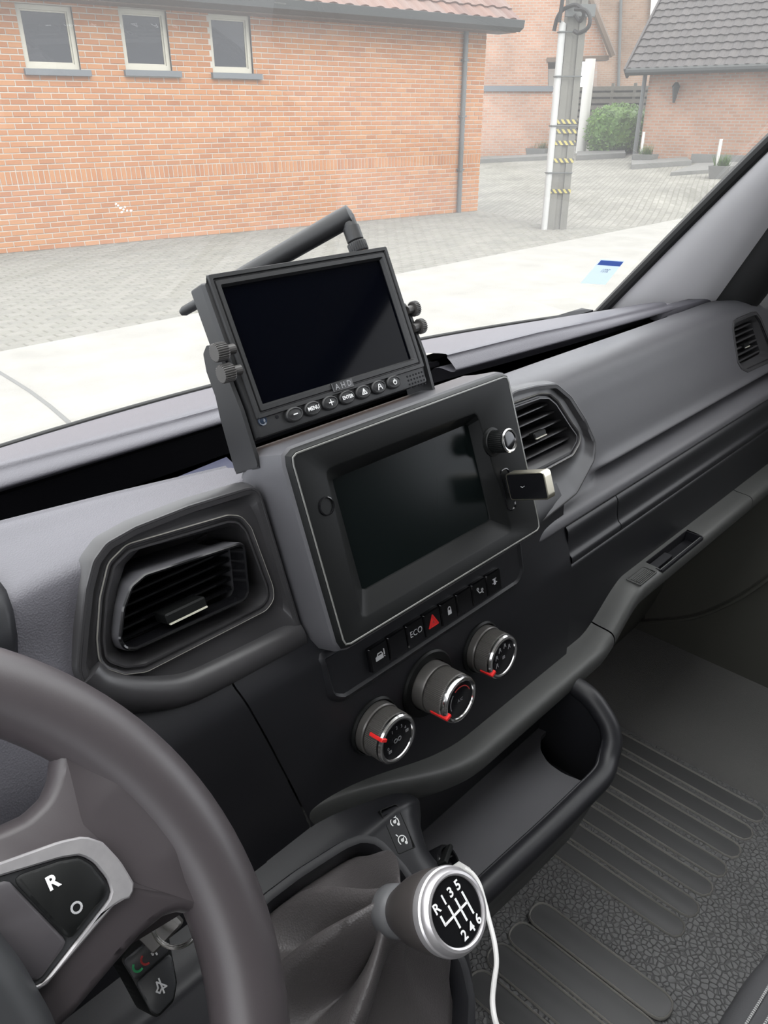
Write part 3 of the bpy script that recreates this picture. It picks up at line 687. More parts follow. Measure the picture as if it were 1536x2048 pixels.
# =================================================================== CLIMATE KNOBS
FP = Frame((0, .3385, -.425), (1, 0, 0), (0, .10, .995))
def knob3(label, px, proud, collar, mark_deg, dial):
    # px = centre of the dial as seen; proud = how far it stands out
    u, v = FP.px(px[0], px[1], proud); c_ = FP.pt(u, v, 0)
    t = Thing('climate_knob', label, 'control knob', c_, group='climate knobs')
    rad = .0212
    t.part('collar', lathe(c_, FP.n, [(collar, -.004), (collar, .0015), (collar-.0015, .003), (rad+.0022, .003), (rad+.0016, .0008)], 56), M['satin'])
    t.part('grip', join(lathe(c_, FP.n, [(rad+.0012, 0), (rad+.0012, proud*.3), (rad+.0004, proud*.34)], 56), ribs(c_, FP.n, rad, proud*.34, proud*.86, 90, .00035)), M['knurl'])
    t.part('rim', lathe(c_, FP.n, [(rad-.0012, proud*.84), (rad-.0002, proud*.86), (rad-.0002, proud*.93), (rad-.0012, proud*.985), (rad-.0028, proud), (rad-.0042, proud*.985), (rad-.0046, proud*.95)], 56, False, False), M['chrome'])
    t.part('dial_face', lathe(c_, FP.n, [(rad-.0044, proud*.90), (rad-.0044, proud*.955), (rad-.009, proud*.935)], 56), M['gloss'])
    f_ = FP.moved(u, v, proud*.955+.0003)
    a = R(mark_deg); d = V((math.cos(a), math.sin(a)))
    f2 = Frame(FP.pt(u, v, 0), FP.x*d.x+FP.y*d.y, FP.y*d.x-FP.x*d.y)
    t.part('pointer', join(box(f2, rad-.0055, rad+.0008, -.0014, .0014, proud*.93, proud+.0012, .0005), box(f2, rad-.001, rad+.0008, -.0014, .0014, proud*.55, proud*1.0, .0004)), M['red'], label='red pointer mark')
    t.part('dial_print', join(*dial(f_)), M['dialprint'])
    return t
def d_fan(f):
    return [strokes(f, [arcpts(-.0022, 0, .0018, 0, 360, 8), arcpts(.0022, 0, .0018, 0, 360, 8)], .0006)]+[letters(s, f.moved(.0112*math.cos(R(a)), .0112*math.sin(R(a))), .0042, .0001) for s, a in (('1', 118), ('2', 90), ('3', 62), ('4', 34), ('0', 195))]+[strokes(f.moved(.0112*math.cos(R(a)), .0112*math.sin(R(a))), [[(-.0014, -.001), (.0014, -.001), (.0014, .001), (-.0014, .001), (-.0014, -.001)], [(-.0007, -.0008), (-.0007, .0008)], [(.0005, -.0008), (.0005, .0008)]], .0004) for a in (12, 215)]
def d_ac(f):
    return [letters('A/C', f, .0042, .0001), strokes(f, [arcpts(0, 0, .0125, 135, 200, 10)], .0006)]
def d_air(f):
    S = [strokes(f, [[(-.0016, -.0012), (.0016, -.0012), (.0012, .0014), (-.0012, .0014), (-.0016, -.0012)], [(-.0006, -.0006), (-.0006, .0008)], [(.0006, -.0006), (.0006, .0008)]], .0004)]
    for a in (205, 160, 120, 80, 40):
        f2 = f.moved(.0108*math.cos(R(a)), .0108*math.sin(R(a)))
        S.append(strokes(f2, [[(-.0015, -.0016), (-.001, .0004), (.0008, .0006), (.0016, -.0014)], arcpts(0, .0018, .0008, 0, 360, 6)], .0006))
    return S
K1 = knob3('silver-rimmed fan speed knob, lowest of the three climate knobs', (797, 1480), .028, .0255, 148, d_fan)
K2 = knob3('silver-rimmed temperature knob on a wide black collar, middle of three', (923, 1401), .038, .0315, 200, d_ac)
K3 = knob3('silver-rimmed air direction knob, uppermost of the three climate knobs', (1009, 1315), .028, .0255, 205, d_air)
K2.part('red_scale', strokes(FP.moved(*FP.px(923, 1401, .038), .038*.955+.0004), [arcpts(0, 0, .0128, 118, 20, 10)], .0009), M['redprint'])
# =================================================================== REVERSING MONITOR ON ITS BRACKET
MA = tiltframe(.454, -.107, 64)
def z3(pts): return [(340+x/2.56, 400+y/2.56) for x, y in pts]
cr = pxl(MA, z3([(190, 420), (1108, 265), (1322, 945), (432, 1215)]))
mu0, mu1 = (cr[0][0]+cr[3][0])/2, (cr[1][0]+cr[2][0])/2; mv1, mv0 = (cr[0][1]+cr[1][1])/2, (cr[2][1]+cr[3][1])/2
M['knobblack'] = mat('clamp_knob_plastic', (.045, .042, .040), .42)
MO = Thing('reversing_monitor', 'black bracket-mounted monitor with seven buttons standing above the built-in display', 'monitor', MA.pt((mu0+mu1)/2, mv0-.03, -.02))
mo = resample(rrect(mu0, mv0, mu1, mv1, .0025, 4), 100)
sc_ = pxl(MA, z3([(265, 450), (1068, 312), (1235, 820), (465, 1035)]), -.002)
su0, su1 = (sc_[0][0]+sc_[3][0])/2, (sc_[1][0]+sc_[2][0])/2; sv1, sv0 = (sc_[0][1]+sc_[1][1])/2, (sc_[2][1]+sc_[3][1])/2
def mrl(d): return rrect(su0-d, sv0-d, su1+d, sv1+d, .0012, 3)
def mol(d): return rrect(mu0+d, mv0+d, mu1-d, mv1-d, .0022, 3)
MO.part('front_frame', stack(MA, [(mol(-.0004), -.004), (mol(.0006), -.0002), (mol(.0012), 0), (mrl(.0098), 0), (mrl(.0092), .0018), (mrl(.0066), .0018), (mrl(.0060), .0002), (mrl(.0054), .0002), (mrl(.0048), .0014), (mrl(.0018), .0014), (mrl(.0004), -.0014), (mrl(.0004), -.004)]), M['monitor'], angle=25)
MO.part('screen', stack(MA, [(mrl(.001), -.006), (mrl(.001), -.0022)], True, True), M['screen'])
# casing tapers at the back
MO.part('casing', stack(MA, [(mol(-.0004), -.004), (mol(-.0004), -.018), (mol(.003), -.021), (mol(.02), -.034)], False, True), M['monitor'], angle=30)
MO.part('side_slot', box(MA, mu0-.001, mu0+.0005, mv1-.055, mv1-.043, -.0075, -.005), M['black'])
# button row
bt = [(640, 1087), (732, 1060), (822, 1035), (908, 1008), (993, 985), (1075, 962), (1153, 937)]
bp_ = pxl(MA, z3(bt), .003); bv = lambda u: bp_[0][1]+(bp_[-1][1]-bp_[0][1])*(u-bp_[0][0])/(bp_[-1][0]-bp_[0][0])
marks = ['-', 'MENU', '+', 'ENTER', 'tri', 'A', 'power']
for i, mk in enumerate(marks):
    u = lerp(bp_[0][0], bp_[-1][0], i/6); v = sum(p[1] for p in bp_)/7
    e_ = lambda d: circ(u, v, .0078-d, 28, .0054-d)
    b_ = MO.part('button', stack(MA, [(e_(0), -.001), (e_(0), .0018), (e_(.0004), .0025), (e_(.0012), .0028), (e_(.0016), .0022), (e_(.0024), .0022), (e_(.004), .0028)], False, True), M['monitor'], angle=40)
    f_ = MA.moved(u, v, .0031)
    if mk in ('MENU', 'ENTER'): S = letters(mk, f_, .0040 if mk == 'MENU' else .0037, .0001, bold=.00009)
    elif mk == '-': S = strokes(f_, [[(-.0016, 0), (.0016, 0)]], .0008)
    elif mk == '+': S = strokes(f_, [[(-.002, 0), (.002, 0)], [(0, -.002), (0, .002)]], .0007)
    elif mk == 'tri': S = strokes(f_, [[(-.0024, -.0018), (.0024, -.0018), (0, .0023), (-.0024, -.0018)], [(0, .0012), (0, -.0018)]], .0006)
    elif mk == 'A': S = strokes(f_, [[(-.002, -.002), (-.0004, .0022)], [(.002, -.002), (.0004, .0022)], [(-.0012, -.0004), (.0012, -.0004)], [(-.002, -.002), (.002, -.002)]] if False else [[(-.0022, -.0022), (-.0006, .002), (.0006, .002), (.0022, -.0022)], [(-.0013, -.0002), (.0013, -.0002)]], .0006)
    else: S = strokes(f_, [arcpts(0, -.0002, .0017, 125, 415, 12), [(0, .0002), (0, .0023)]], .0006)
    MO.part('button_mark', S, M['white'], parent=b_)
lg = MA.px(685.5, 770.5, .002)
lp_ = MO.part('nameplate', box(MA, lg[0]-.0105, lg[0]+.0105, lg[1]-.0036, lg[1]+.0036, 0, .0026, .0006), M['gloss'])
MO.part('lettering', letters('A H D', MA.moved(lg[0], lg[1], .0027), .0062, .0001, bold=.0001), mat('grey_lettering', (.22, .22, .23), .5), parent=lp_)
sn = MA.px(*z3([(472, 1131)])[0], 0); MO.part('sensor', stack(MA, [(circ(*sn, .0036, 20), 0), (circ(*sn, .0034, 20), .001), (circ(*sn, .0024, 20), .0005), (circ(*sn, .0012, 20), .001)], False, True), mat('sensor_lens', (.02, .03, .05), .15))
sn = MA.px(*z3([(548, 1111)])[0], 0); MO.part('microphone_hole', stack(MA, [(circ(*sn, .0013, 14), 0), (circ(*sn, .0013, 14), .0004)], False, True), M['black'])
g0 = MA.px(*z3([(1215, 905)])[0], 0); g1 = MA.px(*z3([(1290, 885)])[0], 0)
holes = [stack(MA, [(circ(lerp(g0[0], g1[0], i/5), g0[1]-.0033*j, .0008, 8), -.0002), (circ(lerp(g0[0], g1[0], i/5), g0[1]-.0033*j, .0008, 8), .0003)], False, True) for i in range(6) for j in range(4)]
MO.part('speaker_grille', join(*holes), M['black'])
# bracket: two side arms with round heads, joined under the casing
BT = Thing('monitor_bracket', 'black U-shaped bracket with knurled side knobs holding the monitor', 'bracket', MA.pt((mu0+mu1)/2, mv0-.035, -.02))
def arm(u, sgn):
    fr = Frame(MA.pt(u, 0, 0), MA.n*sgn*-1 if False else -MA.n*1.0, MA.y)   # u axis: into the casing depth
    vh = lerp(mv0, mv1, .47)
    out = [(.003, vh+.006), (.006, vh+.016), (.014, vh+.020), (.022, vh+.016), (.026, vh+.004), (.026, vh-.014), (.030, vh-.030), (.036, mv0-.018), (.004, mv0-.018), (.001, vh-.03), (.002, vh-.014)]
    return stack(fr, [(fillet(out, .003, 3), -.0015), (fillet(out, .003, 3), .0015)], True, True)
BT.part('arm', arm(mu0-.004, 1), M['monitor'], flat=True)
BT.part('arm', arm(mu1+.008, 1), M['monitor'], flat=True)
BT.part('crossbar', box(MA, mu0-.005, mu1+.009, mv0-.019, mv0-.016, -.036, -.004), M['monitor'])
for s, u, pts in ((-1, mu0-.0055, [(264, 776), (298, 884)]), (1, mu1+.0095, [(1236, 560), (1268, 650)])):
    for p in z3(pts):
        r_ = ray(*p); c_ = r_*(u/r_.x) if True else None
        if s < 0: c_ = ray(*p)*((u-.004)/ray(*p).x)
        c_.x = u
        BT.part('clamp_knob', join(ribs(c_, (s, 0, 0), .0064, 0.001, .0100 if s < 0 else .006, 24, .0006), lathe(c_, (s, 0, 0), [(.0035, -.006), (.0035, .002)], 16)), M['knobblack'], angle=18)
# antenna on the top corner
AN = Thing('antenna', 'black jointed stub antenna folded down behind the monitor', 'antenna', MA.ppx(722, 512, -.012))
a0 = MA.ppx(722, 512, -.012); a1 = MA.ppx(715, 496, -.012); a2 = MA.ppx(704, 462, -.013); a3 = MA.ppx(694, 434, -.015)
ax = (a2-a0).normalized()
AN.part('threaded_collar', tube([a0-ax*.004, a0+ax*.0035], .0056, 14), M['brass'])
AN.part('knurled_nut', ribs(a0+ax*.003, ax, .0080, 0, .0085, 24, .0005), M['monitor'])
AN.part('swivel', join(tube([a0+ax*.0118, a0+ax*.0128, a2.lerp(a3, .25)], [.0060, .0070, .0070], 16), tube([a2, a3], .0060, 12)), M['monitor'])
tip = U(362, 626, Y=.60); d_ = (tip-a3).normalized()
ln_ = (tip-a3).length
AN.part('mast', tube([a3-d_*.005, a3-d_*.0035, a3+d_*.01, a3+d_*ln_*.80, a3+d_*ln_*.815, a3+d_*ln_*.98, tip], [.004, .0084, .0088, .0078, .0046, .0042, .0025], 18), M['monitor'], angle=40)
# =================================================================== TRAY UNDER THE LEDGE
TR = Thing('storage_tray', 'open black storage tray with a rounded rim under the climate knobs', 'storage tray', (.48, .26, -.70))
zf = lambda y: lerp(-.612, -.640, (y-.24)/.16)
xr_ = .612
rim_px = [(905, 1838), (950, 1798), (1025, 1728), (1100, 1658), (1165, 1594), (1205, 1552)]
rim = [U(x, y, Z=-.600) for x, y in rim_px]
corner = [V((.585, .2445, -.597)), V((.600, .2495, -.588)), V((.608, .258, -.577)), V((.612, .272, -.566)), V((.614, .290, -.556)), V((.615, .320, -.552))]
path = catmull(rim+corner, 5)
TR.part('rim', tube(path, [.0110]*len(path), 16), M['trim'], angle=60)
TR.part('rim_piping', tube([p+V((-.0025, .0085, .0072)) for p in path], .0012, 6), M['trim'])
# floor with a curved cut-out over the deep pocket at the right
fo_px = [U(x, y, Z=-.625) for x, y in ((1200, 1592), (1165, 1578), (1125, 1556), (1096, 1530), (1081, 1500), (1082, 1472), (1100, 1450), (1130, 1434))]
floor_out = [(.27, .245), (.36, .240), (.46, .243)]+[(p.x, p.y) for p in fo_px]+[(.62, .40), (.27, .40)]
fl = resample(fillet(floor_out, .008, 5), 140)
A = [V((p[0], p[1], zf(p[1]))) for p in fl]
TR.part('tray_floor', loft([A, [a+V((0, 0, -.006)) for a in A]], True, True, True), M['padsmooth'], angle=40)
sidep = [V((.606, p.y+.004, p.z-.004)) for p in corner[1:]]
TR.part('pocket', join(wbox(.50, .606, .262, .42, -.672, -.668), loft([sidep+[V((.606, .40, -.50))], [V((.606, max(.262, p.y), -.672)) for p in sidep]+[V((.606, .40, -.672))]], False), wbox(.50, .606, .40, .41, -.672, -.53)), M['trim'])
# outside of the tray below the rim
low = []
for i, p in enumerate(path):
    low.append([p+V((0, -.006, -.004)), p+V((.001, -.004, -.012)), V((p.x, p.y+.002, p.z-.03)), V((p.x-.001, p.y+.008, min(p.z-.05, -.655))), V((p.x-.004, p.y+.02, -.70)), V((p.x-.02, p.y+.06, -.74))])
TR.part('tray_front', loft(low, False), M['trim'], angle=60)
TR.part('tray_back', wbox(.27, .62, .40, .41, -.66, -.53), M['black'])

# =================================================================== GEAR CONSOLE
GP = tiltframe(.309, -.500, 30)
CN = Thing('gear_console', 'dark moulded console carrying the gear lever, beside the tray', 'console', (.25, .22, -.80))
def vphi(deg):                              # v on the console plane seen at this depression angle
    k = math.tan(R(deg)); c_, s_ = math.cos(R(30)), math.sin(R(30))
    return (.500-k*.309)/(k*c_+s_) if False else (.500-k*.309)/(s_+k*c_)
rgt = [(.362, vphi(58.9))]+[GP.px(x, y) for x, y in ((850, 1588), (848, 1615), (854, 1645), (868, 1690), (902, 1738), (930, 1800), (945, 1870), (960, 1960), (955, 2048), (940, 2120))]
# console skin: from the right-hand edge across to the left, rising into the dash
NX = 90
grid = []
for k, (ur_, v) in enumerate(rgt):
    row = []
    for j in range(NX+1):
        t = j/NX; u = lerp(ur_, .02, t)
        bulge = .010*math.sin(math.pi*min(1, t*1.5)) if t < .67 else 0
        row.append(GP.pt(u, v, -.004*(1-min(1, t*14))**2*3+.0*bulge))
    for p in row: p.z -= .016*max(0, 1-k/5)*smooth(.325, .375, p.x)
    row = [row[0]+V((.002, 0, -.016)), row[0]+V((.004, 0, -.10))][::-1]+row
    grid.append(row)
top2 = [V((p.x, .340, min(-.494, zled(p.x)-.014))) for p in grid[0]]
mid_ = [a.lerp(b, .6)+V((0, 0, -.002)) for a, b in zip(top2, grid[0])]
S = loft([catmull([top2[i], mid_[i]] + [g[i] for g in grid], 8) for i in range(len(grid[0]))], False)
boot_px = [(528, 1812), (600, 1757), (690, 1699), (722, 1686), (752, 1690), (800, 1742), (860, 1830), (920, 1930), (935, 2000), (930, 2120), (700, 2250), (520, 2150), (480, 1950)]
boot = fillet([GP.px(x, y) for x, y in boot_px], .015, 5)
S = cutout(S, GP, [inset(boot, -.0015)])
CN.part('console_shell', S, M['trim'], angle=60)
bo = resample(boot, 90)
CN.part('gaiter_frame', stack(GP, [(inset(bo, -.007), -.004), (inset(bo, -.006), .0012), (inset(bo, -.003), .0022), (inset(bo, .000), .002), (inset(bo, .002), -.001), (inset(bo, .006), -.010), (inset(bo, .006), -.04)]), M['trim'], angle=50)
# cruise rocker switches set into the console
c0 = GP.px(797, 1662)
ca, cb = GP.px(782, 1622), GP.px(812, 1692)
ang = math.degrees(math.atan2(cb[1]-ca[1], cb[0]-ca[0]))+90
fc = GP.moved(c0[0], c0[1], -.001).turned(ang)
half = math.hypot(cb[0]-ca[0], cb[1]-ca[1])/2
CS = Thing('cruise_switch', 'black rocker switch with two white dial symbols on the gear console', 'switch', fc.pt(0, 0, 0))
CS.part('recess', ringplate(fc, rrect(-.0085, -half-.002, .0085, half+.006, .001), rrect(-.0075, -half-.001, .0075, half+.005, .0008), -.003, .0012, .0004), M['satin'])
for s in (1, -1):
    k_ = CS.part('rocker', stack(fc, [([(-.0075, 0), (.0075, 0), (.0075, s*(half+.001)), (-.0075, s*(half+.001))], -.003), ([(-.0075, 0), (.0075, 0), (.0075, s*(half+.001)), (-.0075, s*(half+.001))], .0008)], True, True), M['gloss'], flat=True)
    f_ = fc.moved(0, s*half*.52, .001).turned(-10)
    CS.part('dial_symbol', strokes(f_, [arcpts(0, 0, .0036, -50, 230, 14), [(0, -.0002), (.0014, .0016)], arcpts(0, 0, .0010, 0, 360, 8), [(-.0032, .0036), (-.0044, .0048)] if s < 0 else [(.0018, .0040), (.0024, .0056)], arcpts(.0028, -.0022, .0009, 0, 360, 6)], .0007), M['white'], parent=k_)

# =================================================================== GEAR LEVER
kd = .515
capc = ray(914, 1822)*kd
kn_ax = V((.04, -.73, .68)).normalized()
G = Thing('gear_lever', 'gear lever with a silver-ringed knob and a black leather gaiter', 'gear lever', GP.pt(.20, -.08, -.04))
neck = capc-kn_ax*.055
base = GP.pt(.185, -.115, -.02)
prof_k = [(.0130, -.058), (.0145, -.055), (.0180, -.046), (.0215, -.036), (.0238, -.025), (.0245, -.016), (.0245, -.0115), (.0240, -.0105)]
G.part('knob', lathe(capc, kn_ax, prof_k, 56), M['knob'], angle=40)
kr = G.part('knob_ring', lathe(capc, kn_ax, [(.0236, -.0115), (.0248, -.0105), (.0252, -.0075), (.0249, -.0050), (.0240, -.0040), (.0240, -.0033), (.0233, -.0008), (.0218, .0010), (.0202, .0013), (.0192, .0006), (.0189, -.0008)], 64, False, False), M['satinchrome'], angle=28)
G.part('shift_plate', lathe(capc, kn_ax, [(.0192, -.002), (.0192, -.0004), (.013, .0004), (.007, .0008)], 64), M['gloss'], angle=40)
# pattern: up of the print follows the photograph
h = V((0, 0, 1)); px_ = (h-kn_ax*h.dot(kn_ax)).normalized(); rx_ = px_.cross(kn_ax)
fk0 = Frame(capc+kn_ax*.0014, rx_, px_)
qa = fk0.px(884, 1803); qb = fk0.px(911, 1775)
angk = math.degrees(math.atan2(qb[1]-qa[1], qb[0]-qa[0]))
fk = fk0.turned(angk)
A_ = G.part('shift_pattern', join(
    strokes(fk, [[(-.0125, .0052), (-.0125, 0), (.0085, 0)], [(-.0045, .0062), (-.0045, -.0072)], [(.0020, .0062), (.0020, -.0072)], [(.0085, .0062), (.0085, -.0072)]], .0013)), M['white'])
for ch, u, v in (('R', -.0118, .0098), ('1', -.0050, .0104), ('3', .0012, .0108), ('5', .0076, .0108), ('2', -.0040, -.0122), ('4', .0026, -.0122), ('6', .0090, -.0118)):
    G.part('shift_number', letters(ch, fk.moved(u*1.06, v*1.03), .0080, .0001, bold=.00022), M['white'])
G.part('neck_collar', lathe(neck, kn_ax, [(.0150, -.016), (.0165, -.014), (.0165, -.004), (.0155, -.002), (.0130, .002)], 40), mat('grey_collar', (.11, .11, .115), .35), angle=40)
# gaiter: leather cone with deep folds from the frame up to the collar
nf = 90; loops = []
bi = inset(bo, .006); cpx = [GP.px(x, y) for x, y in ((738, 1688), (925, 1940), (560, 1790), (860, 1835), (640, 2150), (500, 1990))]
ridx = [min(range(nf), key=lambda q: (V(bi[q])-V(c_)).length) for c_ in cpx]
def ridge(i, t):
    r_ = 0
    for k_, q in enumerate(ridx):
        d_ = min((i-q) % nf, (q-i) % nf); r_ = max(r_, math.exp(-(d_/(4.2-1.5*t))**2)*(1 if k_ != 3 else .7))
    return r_
top_c = neck-kn_ax*.010
for k in range(15):
    t = k/14
    row = []
    for i in range(nf):
        a = 2*math.pi*i/nf
        bp0 = GP.pt(*inset(bo, .006)[i], -.012)
        d = bp0-GP.pt(.2, -.09, -.012)
        # collar ring in the matching direction
        dd = (d-kn_ax*d.dot(kn_ax)).normalized()
        tp = top_c+dd*.0160
        p = bp0.lerp(tp, t**.85)
        sag = math.sin(math.pi*t)
        fold = math.sin(a*4+1.2+2.4*t)+.55*math.sin(a*7-3.0*t)
        rg = ridge(i, t)
        p += d.normalized()*(-.022*sag+.034*rg*sag+.005*fold*sag) + GP.n*(.016*rg*sag) - V((0, 0, .012*sag))
        row.append(p)
    loops.append(row)
G.part('gaiter', loft(loops), M['leather'], angle=70)

# =================================================================== CHARGING CABLE
CB = Thing('charging_cable', 'thin white charging cable hanging from the socket behind the gear knob', 'cable', U(990, 2060, Z=-.66))
s_ = U(888, 1722, Y=.262)
plg = U(917, 1742, Y=.246)
CB.part('plug', tube([U(908, 1742, Y=.25), U(917, 1738, Y=.247), U(930, 1745, Y=.244), U(928, 1765, Y=.243)], [.004, .0058, .0056, .004], 12), M['cable'])
pts = [(931, 1738, .243), (945, 1748, .236), (958, 1768, .228), (968, 1800, .218), (978, 1840, .206), (989, 1885, .193), (993, 1925, .182), (988, 1965, .172), (985, 2000, .163), (988, 2030, .156), (996, 2058, .150), (1010, 2090, .145)]
CB.part('cord', tube(catmull([U(x, y, Y=q) for x, y, q in pts], 5), .0019, 10), M['cable'])
SK = Thing('power_socket', 'black round power socket where the white cable plugs in', 'socket', s_)
SK.part('socket_rim', lathe(U(896, 1722, Y=.262), (.35, -.5, .6), [(.0135, -.02), (.0135, 0), (.0125, .002), (.0105, .002), (.0100, -.004)], 30), M['gloss'])
SK.part('socket_flap', box(Frame(U(878, 1712, Y=.268), (.6, .3, -.2), (.35, -.5, .6)), -.012, .012, -.004, .010, 0, .004, .001), M['satin'])
# =================================================================== STEERING WHEEL
WC = V((-.0604, .2549, -.3513)); WR = .1915
WF = Frame(WC, (1, 0, 0), (0, math.cos(R(50)), math.sin(R(50))))
SWH = Thing('steering_wheel', 'dark grey steering wheel with silver-edged buttons on its right spoke', 'steering wheel', WC+V((0, 0, -.15)))
N = 120
def rimrow(k):
    a = 2*math.pi*k/N; ca, sa = math.cos(a), math.sin(a)
    return [WF.pt((WR+.0200*math.cos(2*math.pi*j/20))*ca, (WR+.0200*math.cos(2*math.pi*j/20))*sa, .0195*math.sin(2*math.pi*j/20)) for j in range(20)]
L_ = [rimrow(k) for k in range(N)]
SWH.part('rim', loft(L_+[L_[0]]), M['wheel'], angle=80)
# spoke plate traced on the wheel plane; its border is buried in the rim
sp_px = [(-160, 1700), (0, 1652), (48, 1630), (84, 1596), (100, 1560), (104, 1525), (112, 1490), (190, 1430), (330, 1500), (450, 1640), (482, 1740), (476, 1822), (440, 1836), (410, 1834), (386, 1830), (360, 1826), (330, 1836), (285, 1872), (230, 1935), (150, 2030), (60, 2120), (-160, 2200)]
sp = resample(fillet([WF.px(x, y, .006) for x, y in sp_px], .006, 4), 160)
SWH.part('spoke', stack(WF, [(inset(sp, .008), -.016), (inset(sp, .001), -.008), (sp, -.001), (inset(sp, .0012), .005), (inset(sp, .0032), .0085), (inset(sp, .006), .0105)], True, True), M['wheel'], angle=80)
# soft web where the spoke runs up into the rim
def wang(x, y):
    u, v = WF.px(x, y, .01); return math.atan2(v, u)
wa0, wa1 = wang(125, 1500), wang(418, 1800)
web = []
for i in range(41):
    t = i/40; a = lerp(wa0, wa1, t); e = min(1, math.sin(math.pi*t)*1.25); row = []
    for j in range(13):
        s_ = j/12; r_ = WR-.002-.034*e*s_-.012*(1-e)*s_; k_ = (1-s_)**1.8
        row.append(WF.pt(r_*math.cos(a), r_*math.sin(a), lerp(.0106, lerp(.0102, .0180, e), k_)))
    web.append(row)
SWH.part('spoke_web', loft(web, False), M['wheel'], angle=80)
hub = resample(fillet([WF.px(x, y, .03) for x, y in ((-300, 1700), (-60, 1800), (0, 1858), (55, 1930), (112, 2030), (150, 2120), (120, 2400), (-300, 2500))], .02, 5), 90)
SWH.part('airbag_cover', stack(WF, [(inset(hub, -.002), -.01), (hub, .018), (inset(hub, .004), .027), (inset(hub, .012), .031), (inset(hub, .03), .034)], True, True), M['hub'], angle=60)
# silver trim and key pad
tr_o = fillet([WF.px(x, y, .013) for x, y in ((-120, 1765), (0, 1725), (120, 1682), (168, 1672), (205, 1684), (240, 1722), (268, 1768), (262, 1798), (236, 1800), (90, 1972), (78, 1978), (20, 1990), (-120, 2000))], .004, 4)
tr_i = fillet([WF.px(x, y, .013) for x, y in ((-118, 1785), (0, 1752), (120, 1716), (160, 1710), (186, 1724), (212, 1756), (222, 1782), (216, 1800), (150, 1884), (84, 1968), (20, 1984), (-118, 1990))], .004, 4)
SWH.part('silver_trim', ringplate(WF, tr_o, tr_i, .006, .0150, .0012), M['satinchrome'], angle=30)
pad_ = resample(tr_i, 80)
SWH.part('button_base', stack(WF, [(inset(pad_, -.0008), .006), (inset(pad_, .0004), .0128)], True, True), M['hub'])
k1 = resample(fillet([WF.px(x, y, .015) for x, y in ((22, 1756), (120, 1722), (158, 1716), (182, 1730), (212, 1768), (212, 1790), (140, 1882))], .003, 4), 60)
bk = SWH.part('rocker_button', stack(WF, [(k1, .010), (k1, .0146), (inset(k1, .0012), .0156)], True, True), M['satin'], angle=50)
k2 = resample(fillet([WF.px(x, y, .015) for x, y in ((-110, 1800), (16, 1760), (136, 1884), (82, 1958), (20, 1975), (-110, 1985))], .003, 4), 60)
SWH.part('lower_button', stack(WF, [(k2, .010), (k2, .0138), (inset(k2, .0012), .0146)], True, True), mat('button_grey', (.055, .05, .055), .45), angle=50)
def wprint(x, y, x2, y2):
    a = WF.px(x, y, .0155); b = WF.px(x2, y2, .0155)
    return WF.moved(a[0], a[1], .0155).turned(math.degrees(math.atan2(b[1]-a[1], b[0]-a[0])))
fR = wprint(105, 1765, 130, 1750)
SWH.part('lettering', letters('R', fR, .0085, .0005, bold=.0003), M['white'], parent=bk)
fO = wprint(153, 1815, 175, 1800)
SWH.part('circle_mark', strokes(fO.moved(0, 0, 0.0001), [arcpts(0, 0, .0022, 0, 360, 16)], .0009), M['dim'], parent=bk)

# =================================================================== COLUMN: cover, stalk pod, key
SC2 = Thing('column_cover', 'dark steering column cover behind the wheel', 'column cover', (-.06, .30, -.62))
cov = []
for i in range(9):
    y = lerp(.26, .46, i/8)
    z0 = -.385-(.30-y)*.55 if False else -.44+(y-.26)*.55
    cov.append([V((-.06+.075*math.cos(R(a))*(1 if abs(math.sin(R(a))) < .9 else .9), y, z0+.055*math.sin(R(a)))) for a in range(0, 360, 20)])
SC2.part('cover', loft(cov, True, True, True), M['hub'], angle=60)
pc = U(300, 1935, Y=.27)
fpod = Frame(pc, (V((1, 0, 0))*.80+V((0, .35, .45))), (V((-.30, .55, .55))))
fpod = Frame(pc, fpod.x, (fpod.y-fpod.x*fpod.y.dot(fpod.x)))
POD = Thing('audio_stalk', 'black audio control pod with phone symbols behind the wheel', 'control pod', pc)
po = resample(fillet([fpod.px(x, y) for x, y in ((236, 1918), (290, 1862), (328, 1842), (342, 1880), (358, 1965), (352, 2005), (318, 2040), (300, 2030), (262, 1960))], .004, 4), 70)
pb_ = POD.part('pod_body', stack(fpod, [(inset(po, -.001), -.03), (po, -.004), (inset(po, .001), -.001), (inset(po, .004), 0)], True, True), M['satin'], angle=50)
ra = resample(fillet([fpod.px(x, y, .001) for x, y in ((246, 1922), (322, 1858), (340, 1900), (270, 1962))], .002, 3), 40)
rb = POD.part('upper_key', stack(fpod, [(ra, -.002), (ra, .001), (inset(ra, .001), .0018)], True, True), M['hub'], angle=50)
rc = resample(fillet([fpod.px(x, y, .001) for x, y in ((272, 1966), (342, 1904), (352, 1968), (346, 1998), (316, 2030), (300, 2020))], .002, 3), 40)
rd = POD.part('lower_key', stack(fpod, [(rc, -.002), (rc, .001), (inset(rc, .001), .0018)], True, True), M['hub'], angle=50)
def pmark(x, y):
    a = fpod.px(x, y, .002); return fpod.moved(a[0], a[1], .002)
hs_ = [arcpts(0, 0, .0026, 100, 260, 8)]
POD.part('call_symbol', strokes(pmark(276, 1932), hs_, .0011), M['green'], parent=rb)
POD.part('hang_up_symbol', strokes(pmark(292, 1918).turned(-20), hs_, .0010), M['redprint'], parent=rb)
POD.part('mute_symbol', strokes(pmark(309, 1902), [[(-.001, -.002), (.001, .002)], [(-.0016, .001), (.0018, -.0014)], [(-.002, 0), (.002, .0004)]], .0009), M['dim'], parent=rb)
